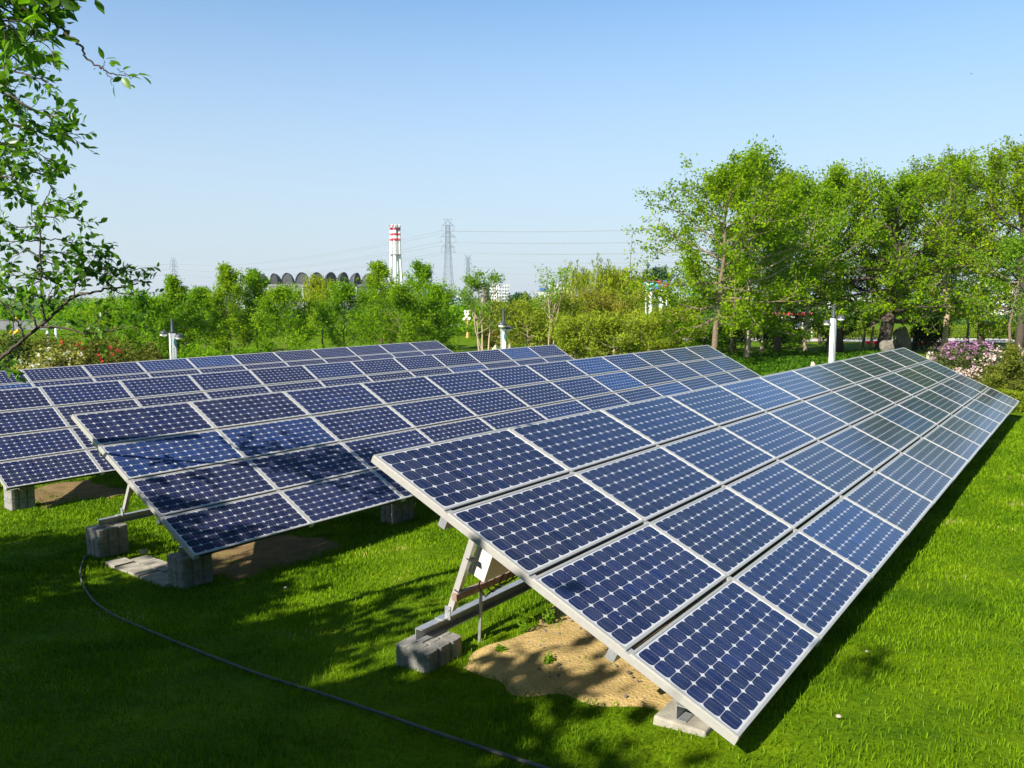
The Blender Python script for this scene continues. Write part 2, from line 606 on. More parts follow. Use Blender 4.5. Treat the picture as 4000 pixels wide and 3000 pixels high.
# ------------------------------------------------------------------ ground
GP = np.array([
    (0, 0, -1.75), (-3, 0, -1.8), (3, 0, -1.95), (0, -6, -1.6), (-6, -4, -1.9), (8, -3, -2.25), (0, 2, -2.1), (-3, 3.6, -2.42), (3.2, 3.2, -2.35),
    (1.2, 4.1, -2.47), (1.0, 4.5, -2.51), (-.55, 5.63, -2.66), (-.2, 6.4, -2.68), (2.2, 5.5, -2.56), (6.5, 11.5, -2.75), (12.3, 19.7, -2.97), (10, 21.3, -3.0),
    (6, 5, -2.6), (10, 10, -2.72), (16, 14, -2.85), (-1.8, 6.5, -2.88),
    (-3.7, 9.1, -3.335), (-5.3, 10.3, -3.345), (2, 16, -3.3), (8.2, 23.8, -3.32), (-6.5, 6.5, -3.0),
    (-8.6, 13.75, -3.71), (-10.5, 15, -3.73), (3.5, 28.5, -3.66), (-11, 10, -3.5),
    (-13.5, 18.4, -3.80), (-1.1, 33, -3.7), (-18, 22, -3.8), (18, 24, -3.1), (25, 22, -3.0),
    (-35, 30, -3.8), (-22, 48, -3.7), (0, 50, -3.65), (18, 42, -3.3), (34, 56, -3.45), (50, 40, -3.2), (0, 85, -3.8), (-40, 80, -3.9), (45, 80, -3.6),
    (0, -30, -1.6), (-30, -10, -2.6), (30, -10, -2.4)], float)


def _tps(r2):
    return np.where(r2 > 1e-9, 0.5 * r2 * np.log(np.maximum(r2, 1e-9)), 0)


_n = len(GP)
_X = GP[:, :2] / 20.0
_K = _tps(((_X[:, None] - _X[None]) ** 2).sum(-1)) + np.eye(_n) * 0.0005
_P = np.hstack([np.ones((_n, 1)), _X])
_A = np.block([[_K, _P], [_P.T, np.zeros((3, 3))]])
_W = np.linalg.solve(_A, np.concatenate([GP[:, 2], np.zeros(3)]))


def gz(x, y):
    x = np.atleast_1d(np.asarray(x, float))
    y = np.atleast_1d(np.asarray(y, float))
    sh = x.shape
    Q = np.stack([x.ravel(), y.ravel()], 1) / 20.0
    out = np.empty(len(Q))
    for i in range(0, len(Q), 20000):
        q = Q[i:i + 20000]
        out[i:i + 20000] = _tps(((q[:, None] - _X[None]) ** 2).sum(-1)) @ _W[:_n] + _W[_n] + q @ _W[_n + 1:]
    R = np.hypot(x.ravel() * 0.9, y.ravel())
    far = -3.75 - 3.5 * np.clip((R - 90) / 200, 0, 1)
    t = np.clip((R - 45) / 45, 0, 1)
    t = t * t * (3 - 2 * t)
    return (out * (1 - t) + far * t).reshape(sh)


def g1(x, y):
    return float(gz([x], [y])[0])


def ground_hit(px, py):
    d = ray(px, py)
    t = 4.0
    for _ in range(40):
        z = g1(d[0] * t, d[1] * t)
        t = 0.5 * t + 0.5 * z / d[2]
    return d * t


def ground_sheet():
    xs = np.concatenate([np.linspace(-1900, -120, 14), np.linspace(-110, -22, 20), np.arange(-20, 20.01, 0.35), np.linspace(22, 110, 20), np.linspace(120, 1900, 14)])
    ys = np.concatenate([np.linspace(-400, -14, 10), np.arange(-12, 34.01, 0.35), np.linspace(35, 130, 40), np.linspace(140, 1900, 24)])
    X, Y = np.meshgrid(xs, ys)
    Z = gz(X, Y)
    rs = np.random.RandomState(3)
    Z += 0.012 * np.sin(X * 3.1 + np.sin(Y * 2.3) * 1.7) * np.cos(Y * 2.7 + X) * (np.hypot(X, Y) < 40)
    V = np.stack([X, Y, Z], -1).reshape(-1, 3)
    nx = len(xs)
    i, j = np.meshgrid(np.arange(len(ys) - 1), np.arange(nx - 1), indexing='ij')
    a = (i * nx + j).ravel()
    Fc = np.stack([a, a + 1, a + nx + 1, a + nx], 1)
    o = fast_mesh('lawn', V, Fc, M['lawn'], smooth=True)
    tag(o, 'bright green mown lawn around the solar arrays', 'lawn', kind='structure')


ground_sheet()

# ------------------------------------------------------------------ solar arrays
AR = [dict(o=(-0.9719, 5.6246, -1.0969), yaw=54.679, sl=-0.753, tilt=24.60),
      dict(o=(-5.4891, 10.1524, -1.4707), yaw=53.043, sl=-0.19, tilt=26.85),
      dict(o=(-10.4585, 15.1111, -1.8167), yaw=51.33, sl=0.046, tilt=28.78),
      dict(o=(-15.5762, 20.1177, -2.0552), yaw=49.774, sl=0.408, tilt=25.25)]
PX, PY = 1.60, 0.73134
for q in AR:
    y_, s_, t_ = rad(q['yaw']), rad(q['sl']), rad(q['tilt'])
    q['o'] = np.array(q['o'])
    q['L'] = np.array([math.cos(y_) * math.cos(s_), math.sin(y_) * math.cos(s_), math.sin(s_)])
    q['h'] = np.array([math.sin(y_), -math.cos(y_), 0])
    q['D'] = q['h'] * math.cos(t_) - np.array([0, 0, 1]) * math.sin(t_)
    q['N'] = -np.cross(q['L'], q['D'])
    q['n'] = np.array([math.cos(y_), math.sin(y_), 0])
    q['tt'] = math.tan(t_)


def AP(q, s, h, z):
    """point of an array: s along it, h across it, z relative to its top corner"""
    return q['o'] + q['L'] * s + q['h'] * h + np.array([0, 0, z])


MW, MH = 1.590, 0.703          # module size
LIP = 0.018


def module_meshes():
    # frame: four mitred profiles with a shallow groove
    fb = MB()
    t, d = LIP, 0.042
    prof = [(0, -d), (0, -0.010), (0.0015, -0.009), (0.0015, -0.005), (0, -0.004), (0, 0), (t, 0), (t, -0.006), (0.004, -0.006), (0.004, -d)]
    cs = [(0, 0), (MW, 0), (MW, -MH), (0, -MH)]
    ins = [(1, -1), (-1, -1), (-1, 1), (1, 1)]
    V = []
    for (cx, cy), (ix, iy) in zip(cs, ins):
        for a, z in prof:
            V.append((cx + ix * a, cy + iy * a, z))
    k = len(prof)
    Fc = []
    for c in range(4):
        c2 = (c + 1) % 4
        for i in range(k):
            i2 = (i + 1) % k
            Fc.append((c * k + i, c2 * k + i, c2 * k + i2, c * k + i2))
    fb.add(V, Fc)
    # dark web colour on the two long sides stands in for gap shade
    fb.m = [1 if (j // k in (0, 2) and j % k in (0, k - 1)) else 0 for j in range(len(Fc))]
    me = fb.build('solar_module', [M['alu'], M['shadealu']]).data
    ob = bpy.data.objects[-1] if False else None
    # laminate
    cb = MB()
    cb.add([(LIP, -LIP, -0.004), (LIP, -MH + LIP, -0.004), (MW - LIP, -MH + LIP, -0.004), (MW - LIP, -LIP, -0.004)], [(0, 1, 2, 3)], 0)
    mx_, my_ = 0.032, 0.029
    cw = (MW - 2 * mx_) / 12
    ch = (MH - 2 * my_) / 6
    gx, gy = 0.0006, 0.0015
    for i in range(12):
        for j in range(6):
            x0, x1 = mx_ + i * cw + gx, mx_ + (i + 1) * cw - gx
            y0, y1 = -(my_ + j * ch + gy), -(my_ + (j + 1) * ch - gy)
            c = 0.0225
            e = c * 0.33
            V = [(x0 + c, y0), (x0 + e, y0 - e), (x0, y0 - c), (x0, y1 + c), (x0 + e, y1 + e), (x0 + c, y1), (x1 - c, y1), (x1 - e, y1 + e), (x1, y1 + c), (x1, y0 - c), (x1 - e, y0 - e), (x1 - c, y0)]
            cb.add([(a, b, -0.0034) for a, b in V], [tuple(range(12))], 1)
    for i in range(12):
        for fx in (0.27, 0.73):
            xx = mx_ + (i + fx) * cw
            cb.add([(xx - .0007, -my_, -0.0030), (xx - .0007, -MH + my_, -0.0030), (xx + .0007, -MH + my_, -0.0030), (xx + .0007, -my_, -0.0030)], [(0, 1, 2, 3)], 2)
    co = cb.build('cell_sheet', [M['sheet'], M['cell'], M['busbar']])
    # dark back
    return me, co.data


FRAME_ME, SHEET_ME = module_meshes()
for o in list(COL.objects):
    if o.type == 'MESH' and o.data in (FRAME_ME, SHEET_ME):
        bpy.data.objects.remove(o)

ALAB = ['nearest solar array, low over a sandy patch, its far end by the clipped hedge',
        'second solar array from the front, left end on block piers near the hose',
        'third solar array from the front, between the second one and the rearmost',
        'rearmost solar array, its top row just below the flowering shrubs']
rg = random.Random(5)
BEAMZ = [(-1.405, -1.36), (-1.50, -1.50), (-1.50, -1.50), (-1.33, -1.33)]   # underside of rear / front beam, relative to the top corner
BH = 0.095
FRONT_H = [2.22, 1.92, 2.10, 2.15]
REAR_H = [0.17, 0.02, 0.05, 0.05]
SUP_S = [0.57, 3.62, 6.67, 9.72, 12.77, 15.82, 18.6]


def build_array(i):
    q = AR[i]
    base = AP(q, 0.3, 1.3, 0)
    root = empty('solar_array', (base[0], base[1], g1(base[0], base[1])), ALAB[i], 'solar array', 'solar arrays in parallel rows')
    R0 = np.array(root.location)
    rot = Matrix((q['L'], -q['D'], q['N'])).transposed().to_4x4()
    for a in range(12):
        for b in range(4):
            p = q['o'] + q['L'] * (a * PX + (PX - MW) / 2) + q['D'] * (b * PY + (PY - MH) / 2) + q['N'] * rg.uniform(-0.0015, 0.0015)
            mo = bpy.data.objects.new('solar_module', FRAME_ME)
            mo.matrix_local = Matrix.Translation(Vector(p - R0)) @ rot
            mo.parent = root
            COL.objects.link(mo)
            so_ = bpy.data.objects.new('cell_sheet', SHEET_ME)
            so_.parent = mo
            COL.objects.link(so_)
    ax = (q['L'], q['D'], q['N'])
    SL = 4 * PY
    # rafters under every column seam
    for a in range(13):
        s = min(max(a * PX, 0.035), 12 * PX - 0.035)
        m = MB()
        c = q['o'] + q['L'] * s + q['D'] * (SL / 2) - q['N'] * 0.034
        m.box(c, (0.032, SL / 2 - 0.012, 0.024), ax)
        m.build('rafter', M['alu'], root)
    # purlins along the rows
    for h in (0.66, 1.92):
        m = MB()
        d = h / math.cos(rad(q['tilt']))
        c = q['o'] + q['L'] * 6 * PX + q['D'] * d - q['N'] * 0.098
        m.box(c, (6 * PX - 0.02, 0.03, 0.038), ax)
        m.build('purlin', M['galv'], root)
    # long channel beams resting on the piers, front and rear
    for nm, h, z in (('rear', REAR_H[i], BEAMZ[i][0]), ('front', FRONT_H[i], BEAMZ[i][1])):
        m = MB()
        s0, s1 = (0.27, 18.95) if nm == 'rear' else (0.24, 18.95)
        A0 = (q['L'], q['h'], np.array([0, 0, 1.0]))
        mid = AP(q, (s0 + s1) / 2, h, z)
        hl = (s1 - s0) / 2
        m.box(mid + np.array([0, 0, BH / 2]) - q['h'] * 0.030, (hl, 0.004, BH / 2), A0)
        m.box(mid + np.array([0, 0, BH - 0.004]) + q['h'] * 0.004, (hl, 0.0297, 0.004), A0)
        m.box(mid + np.array([0, 0, 0.004]) + q['h'] * 0.004, (hl, 0.0297, 0.004), A0)
        m.build('channel_beam', M['galv'], root)
    zr = BEAMZ[i][0] + BH
    for k, s in enumerate(SUP_S):
        # strut from rear beam up to the purlin
        ht = 0.56
        zt = -ht * q['tt'] - 0.10
        m = MB()
        p0 = AP(q, s, REAR_H[i] + 0.06, zr + 0.07)
        p1 = AP(q, s, ht, zt)
        m.beam(p0, p1, 0.045, 0.05)
        st = m.build('strut', M['alu'], root)
        m = MB()
        m.box(AP(q, s - 0.030, REAR_H[i] + 0.05, zr + 0.05), (0.004, 0.026, 0.052), (q['L'], q['h'], np.array([0, 0, 1.0])))
        m.box(AP(q, s - 0.035, REAR_H[i] + 0.01, zr + 0.006), (0.05, 0.04, 0.004), (q['L'], q['h'], np.array([0, 0, 1.0])))
        m.tube([AP(q, s - 0.042, REAR_H[i] + 0.062, zr + 0.075), AP(q, s + 0.04, REAR_H[i] + 0.062, zr + 0.075)], 0.009, 8)
        m.build('strut_bracket', M['galv'], root)
        # short front post under the lower rafter
        m = MB()
        hf = FRONT_H[i]
        zf0 = BEAMZ[i][1] + BH
        zf1 = -hf * q['tt'] - 0.07
        if zf1 > zf0 + 0.02:
            m.beam(AP(q, s, hf, zf0), AP(q, s, hf, zf1), 0.05)
            m.build('front_post', M['galv'], root)
    if i == 0:
        u = np.array([0.38 * q['h'][0], 0.38 * q['h'][1], 1.0])
        u /= np.linalg.norm(u)
        v = np.cross(u, q['L'])
        v /= np.linalg.norm(v)
        if v @ q['h'] < 0:
            v = -v
        c = AP(q, 0.87, 0.50, -0.785)
        m = MB()
        m.box(c, (0.23, 0.060, 0.21), (q['L'], v, u))
        jb = m.build('junction_box', M['boxpaint'], root, bevel=0.006)
        m = MB()
        m.box(c - v * 0.073, (0.24, 0.011, 0.22), (q['L'], v, u))
        m.build('box_lid', M['boxpaint'], jb, bevel=0.004)
        for uu in (-0.17, 0.17):
            m = MB()
            m.box(c - v * 0.082 + u * uu - q['L'] * 0.244, (0.006, 0.012, 0.02), (q['L'], v, u))
            m.build('hinge', M['galv'], jb)
        m = MB()
        m.beam(AP(q, 0.52, 0.30, -1.12), AP(q, 1.75, 0.36, -1.10), 0.045, 0.05)
        m.build('cross_bar', M['rusty'], root)
        m = MB()
        m.tube([AP(q, 0.84, 0.30, -1.15), AP(q, 0.84, 0.30, -1.3), AP(q, 0.83, 0.29, -1.62)], 0.013, 6)
        m.build('conduit', M['galv'], root)
        for k in range(4):
            m = MB()
            a = 0.80 + 0.09 * k
            P = [AP(q, a, 0.38, -0.93), AP(q, a - 0.03, 0.33, -1.10 - 0.02 * k), AP(q, a + 0.05, 0.34, -1.20 + 0.01 * k), AP(q, a + 0.14, 0.40, -1.12), AP(q, a + 0.20, 0.48, -0.9)]
            tt = np.linspace(0, 4, 17)
            PP = np.stack([np.interp(tt, range(5), [p[c_] for p in P]) for c_ in range(3)], 1)
            m.tube(PP, 0.006, 5)
            m.build('cable', M['cable'], root)
        for z in (0.16, 0.42):
            m = MB()
            P = AP(q, 0.57, REAR_H[0] + 0.07 + z * 0.45, zr + 0.07 + z)
            m.box(P, (0.029, 0.031, 0.004), (q['L'], v, u))
            m.build('cable_tie', M['cable'], root)
    if i == 1:
        m = MB()
        m.tube([AP(q, 1.15, 0.25, -0.75), AP(q, 1.15, 0.24, -1.3), AP(q, 1.16, 0.22, -1.86)], 0.014, 6)
        m.build('conduit', M['cable'], root)
    return root


for i in range(4):
    build_array(i)

# ------------------------------------------------------------------ concrete piers, footings, paving
BL_L, BL_D, BL_H = 0.40, 0.104, 0.185


def rib_block_mesh():
    """block lying along x, ribbed split face on +y"""
    m = MB()
    w3 = BL_L / 3
    gx_, gy_ = 0.017, 0.030
    pts = [(-BL_L / 2, -BL_D / 2), (BL_L / 2, -BL_D / 2)]
    for k in (2, 1, 0):
        x0 = -BL_L / 2 + k * w3
        pts += [(x0 + w3, BL_D / 2 - gy_), (x0 + w3 - gx_, BL_D / 2 - 0.004), (x0 + w3 / 2, BL_D / 2), (x0 + gx_, BL_D / 2 - 0.004)]
    pts.append((-BL_L / 2, BL_D / 2 - gy_))
    n = len(pts)
    V = [(a, b, 0) for a, b in pts] + [(a, b, BL_H) for a, b in pts]
    m.add(V, [tuple(range(n))[::-1], tuple(range(n, 2 * n))] + [(a, (a + 1) % n, (a + 1) % n + n, a + n) for a in range(n)])
    return m


_pb = rib_block_mesh().build('concrete_block', M['concrete'], bevel=0.007)
PROTO_BLOCK = _pb.data
used_proto = [False]


def put_block(loc, rz, label, group):
    if not used_proto[0]:
        o = _pb
        used_proto[0] = True
    else:
        o = _pb.copy()
        COL.objects.link(o)
    o.location = loc
    o.rotation_euler = (0, 0, rz)
    tag(o, label, 'concrete block', group)
    return o


GRPB = 'grey concrete blocks under the arrays'
ORD = ['left end', 'second from left', 'third from left', 'fourth from left', 'fifth from left', 'sixth from left', 'far right end']
ANAME = ['nearest array', 'second array', 'third array', 'rearmost array']


def pier(i, s, h, ztop, courses, pname):
    q = AR[i]
    rz = math.atan2(q['n'][1], q['n'][0])
    # local y of the block = -h direction; ribbed face must look along +h, so turn by 180 degrees
    rz += math.pi
    for c in range(courses):
        for k, hh in enumerate((-0.106, 0, 0.106)):
            p = AP(q, s, h + hh, 0)
            z = AP(q, s, h, ztop)[2] - (c + 1) * (BL_H + 0.004)
            lab = 'ribbed concrete block, %s%s in the %s' % (('upper ' if c == 0 else 'lower ') if courses > 1 else '', ('back one', 'middle one', 'front one')[k], pname)
            jit = rg.uniform(-0.008, 0.008)
            put_block((p[0] + q['n'][0] * jit, p[1] + q['n'][1] * jit, z), rz + rg.uniform(-0.01, 0.01), lab, GRPB)


def footing(i, s, h, ztop, label):
    q = AR[i]
    p = AP(q, s, h, ztop)
    m = MB()
    m.box(p - np.array([0, 0, 0.06]), (0.20, 0.17, 0.06), (q['L'], q['h'], np.array([0, 0, 1.0])), taper=0.94)
    o = m.build('concrete_footing', M['pave'], None, p - np.array([0, 0, 0.12]), bevel=0.012)
    tag(o, label, 'footing', 'concrete footings under the nearest array')


for k, s in enumerate((0.36, 6.67, 12.77)):
    pier(0, s, 0.20, BEAMZ[0][0] - 0.001, 1 if k == 0 else 2, ['low pier beside the sandy patch', 'middle rear pier of the nearest array', 'far rear pier of the nearest array'][k])
for k, s in enumerate((0.40, 3.62, 6.67, 9.72, 12.77, 15.82, 18.6)):
    footing(0, s, FRONT_H[0], BEAMZ[0][1] - 0.001, 'pale concrete footing under the front edge of the nearest array, %s' % ORD[k])
for i in (1, 2, 3):
    for k, s in enumerate((0.36, 3.75, 9.72)):
        if i == 3 and k == 2:
            continue
        for side, h in (('rear', REAR_H[i]), ('front', FRONT_H[i])):
            zt = BEAMZ[i][0] if side == 'rear' else BEAMZ[i][1]
            pier(i, s, h, zt - 0.001, 2, '%s %s pier of the %s' % (['left-end', 'shaded second', 'shaded middle'][k], side, ANAME[i]))

# paving slabs on the grass between the two left piers of the second array
q = AR[1]
rp = random.Random(2)
nsl = 5
for r_ in range(2):
    for k in range(nsl):
        h = 0.60 + k * 0.275 + (0.08 if r_ else 0)
        s = 0.20 + r_ * 0.262
        p = AP(q, s, h, 0)
        z = g1(p[0], p[1])
        m = MB()
        rzv = rp.uniform(-0.03, 0.03)
        nx = q['n'] * math.cos(rzv) + q['h'] * math.sin(rzv)
        hx = np.cross(np.array([0, 0, 1.0]), nx)
        m.box((p[0], p[1], z + 0.008 + rp.uniform(-.008, .010)), (0.122, 0.126, 0.03), (nx, hx, np.array([0, 0, 1.0])))
        o = m.build('paving_slab', M['pave'], None, (p[0], p[1], z), bevel=0.006)
        tag(o, 'flat pale paving slab, %s row, %s' % ('inner' if r_ else 'outer', ['closest to the back pier', 'second from the back pier', 'midway between the piers', 'second from the front pier', 'closest to the front pier'][k]), 'paving slab', 'paving slabs between the left piers')


# bare soil below the arrays
def soil(i, s0, s1, h0, h1, name_lab, seed):
    q = AR[i]
    ss = np.arange(s0 - .15, s1 + .1, 0.05)
    hh = np.arange(h0 - .15, h1 + .15, 0.05)
    A, B = np.meshgrid(ss, hh, indexing='ij')
    P = q['o'][None, None, :] + q['n'] * A[..., None] + q['h'] * B[..., None]
    Z = gz(P[..., 0], P[..., 1])
    rs = np.random.RandomState(seed)
    ph = rs.uniform(0, 6.3, (6,))
    nz = (np.sin(A * 2.1 + ph[0]) + np.sin(B * 3.3 + ph[1] + A) + np.sin(A * 5.3 - B * 4.1 + ph[2]) * 0.6 + np.sin(A * 11 + B * 9 + ph[3]) * 0.35 + np.sin(B * 13 - A * 7 + ph[4]) * 0.3)
    edge = np.minimum(np.minimum(A - s0, s1 - A) * 1.5, np.minimum(B - h0, h1 - B))
    fld = edge + nz * 0.11 - 0.10
    keep = fld > -0.2
    bump = np.clip(fld * 0.22, -0.05, 0.022) + 0.005 * nz * (fld > 0.05) - 0.006
    V = np.stack([P[..., 0], P[..., 1], Z + 0.010 + bump], -1).reshape(-1, 3)
    nh = len(hh)
    i0, j0 = np.meshgrid(np.arange(len(ss) - 1), np.arange(nh - 1), indexing='ij')
    a = (i0 * nh + j0).ravel()
    k = keep.ravel()
    ok = k[a] & k[a + 1] & k[a + nh] & k[a + nh + 1]
    Fc = np.stack([a, a + nh, a + nh + 1, a + 1], 1)[ok]
    o = fast_mesh('bare_soil', V, Fc, M['soil' if i == 0 else 'soil_shade'], smooth=True)
    tag(o, name_lab, 'soil', kind='structure')


SOILS = [(0, 0.24, 3.2, 0.36, 2.36), (1, 0.6, 2.4, 0.55, 2.45), (2, 0.5, 2.2, 0.5, 2.5), (3, 0.4, 6.0, 0.5, 2.4)]
soil(*SOILS[0], 'sandy bare soil under the nearest array', 1)
soil(*SOILS[1], 'brown bare soil under the second array', 2)
soil(*SOILS[2], 'shaded bare soil under the third array', 3)
soil(*SOILS[3], 'shaded bare soil under the rearmost array', 4)

# ------------------------------------------------------------------ grass blades
def grass():
    rs = np.random.RandomState(11)
    N = 1450000
    r = 2.6 + 19.5 * rs.rand(N) ** 1.05
    a = rs.uniform(-0.76, 0.90, N)
    x, y = r * np.sin(a), r * np.cos(a)
    cl = np.sin(x * 5.1 + np.sin(y * 4.3) * 2) * np.sin(y * 5.7 + np.sin(x * 3.9) * 2)
    dens = np.clip(r / 14, 0.22, 1.0)
    thin = np.sin(x * 1.37 + 1.9 * np.sin(y * 0.83)) * np.sin(y * 1.61 + 1.4 * np.sin(x * 0.71 + 1))
    keep = rs.rand(N) < dens * (0.72 + 0.28 * cl) * np.where(thin > 0.62, 0.45, 1.0)
    for (i, s0, s1, h0, h1) in SOILS:
        q = AR[i]
        dx, dy = x - q['o'][0], y - q['o'][1]
        s = dx * q['n'][0] + dy * q['n'][1]
        h = dx * q['h'][0] + dy * q['h'][1]
        edge = np.minimum(np.minimum(s - s0, s1 - s) * 1.5, np.minimum(h - h0, h1 - h))
        patch = np.sin(s * 6.1 + 1.3 * np.sin(h * 5)) * np.sin(h * 7.3 + s * 2)
        ins = edge > 0.14 + 0.10 * np.sin(s * 9 + h * 4) + 0.06 * np.sin(s * 23 - h * 17) + 0.45 * rs.rand(N) ** 2.0
        sparse = rs.rand(N) < np.where(patch > 0.72, 0.55, 0.012 if i == 0 else 0.10)
        keep &= (~ins) | sparse
    q = AR[1]
    dx, dy = x - q['o'][0], y - q['o'][1]
    s = dx * q['n'][0] + dy * q['n'][1]
    h = dx * q['h'][0] + dy * q['h'][1]
    keep &= ~((s > 0.06) & (s < 0.60) & (h > 0.44) & (h < 1.95))
    x, y, r = x[keep], y[keep], r[keep]
    n = len(x)
    z = gz(x, y)
    cl = np.sin(x * 1.9 + np.sin(y * 1.3) * 2) * np.sin(y * 2.1 + np.sin(x * 1.7))
    H = rs.uniform(0.016, 0.050, n) * (1 + 0.35 * cl)
    tall = rs.rand(n) < 0.012
    H[tall] *= 1.8
    W = rs.uniform(0.0020, 0.0042, n) * np.clip(r / 6.5, 0.9, 2.6)
    az = rs.uniform(0, 2 * np.pi, n)
    lean = rs.uniform(0.1, 1.2, n) * H
    la = az + np.pi / 2 + rs.uniform(-0.6, 0.6, n)
    px_, py_ = np.cos(az) * W, np.sin(az) * W
    lx, ly = np.cos(la) * lean, np.sin(la) * lean
    V = np.empty((n, 5, 3), np.float32)
    V[:, 0] = np.stack([x - px_, y - py_, z - 0.01], 1)
    V[:, 1] = np.stack([x + px_, y + py_, z - 0.01], 1)
    V[:, 2] = np.stack([x + px_ * .75 + lx * .35, y + py_ * .75 + ly * .35, z + H * .6], 1)
    V[:, 3] = np.stack([x - px_ * .75 + lx * .35, y - py_ * .75 + ly * .35, z + H * .6], 1)
    V[:, 4] = np.stack([x + lx, y + ly, z + H], 1)
    b = np.arange(n)[:, None] * 5
    T = np.concatenate([b + np.array([[0, 1, 2]]), b + np.array([[0, 2, 3]]), b + np.array([[3, 2, 4]])], 0)
    o = fast_mesh('grass', V.reshape(-1, 3), T, M['blade'])
    tag(o, 'short green grass blades of the lawn', 'grass', kind='stuff')


grass()

# ------------------------------------------------------------------ foliage builders
def leaf_cards(P, rs, size, aspect=0.55, up=0.5, jit=0.35, along=None):
    n = len(P)
    N = rs.normal(size=(n, 3))
    N[:, 2] += up * 2
    N /= np.linalg.norm(N, axis=1)[:, None]
    T = rs.normal(size=(n, 3)) if along is None else along + rs.normal(size=(n, 3)) * 0.25
    T -= (T * N).sum(1)[:, None] * N
    T /= np.linalg.norm(T, axis=1)[:, None] + 1e-9
    B = np.cross(N, T)
    sz = size * (1 + jit * rs.uniform(-1, 1, n))[:, None]
    w_ = sz * aspect
    V = np.empty((n, 4, 3))
    V[:, 0] = P - T * sz / 2
    V[:, 1] = P + B * w_ / 2 + T * sz * 0.05
    V[:, 2] = P + T * sz / 2
    V[:, 3] = P - B * w_ / 2 + T * sz * 0.05
    return V.reshape(-1, 3), np.arange(n * 4).reshape(n, 4)


def curve_pts(p0, d, L, n, rs, wig=0.12, up=0.0):
    P = [np.asarray(p0, float)]
    d = np.asarray(d, float)
    d = d / np.linalg.norm(d)
    for k in range(n):
        d = d + rs.normal(size=3) * wig + np.array([0, 0, up])
        d /= np.linalg.norm(d)
        P.append(P[-1] + d * L / n)
    return np.array(P)


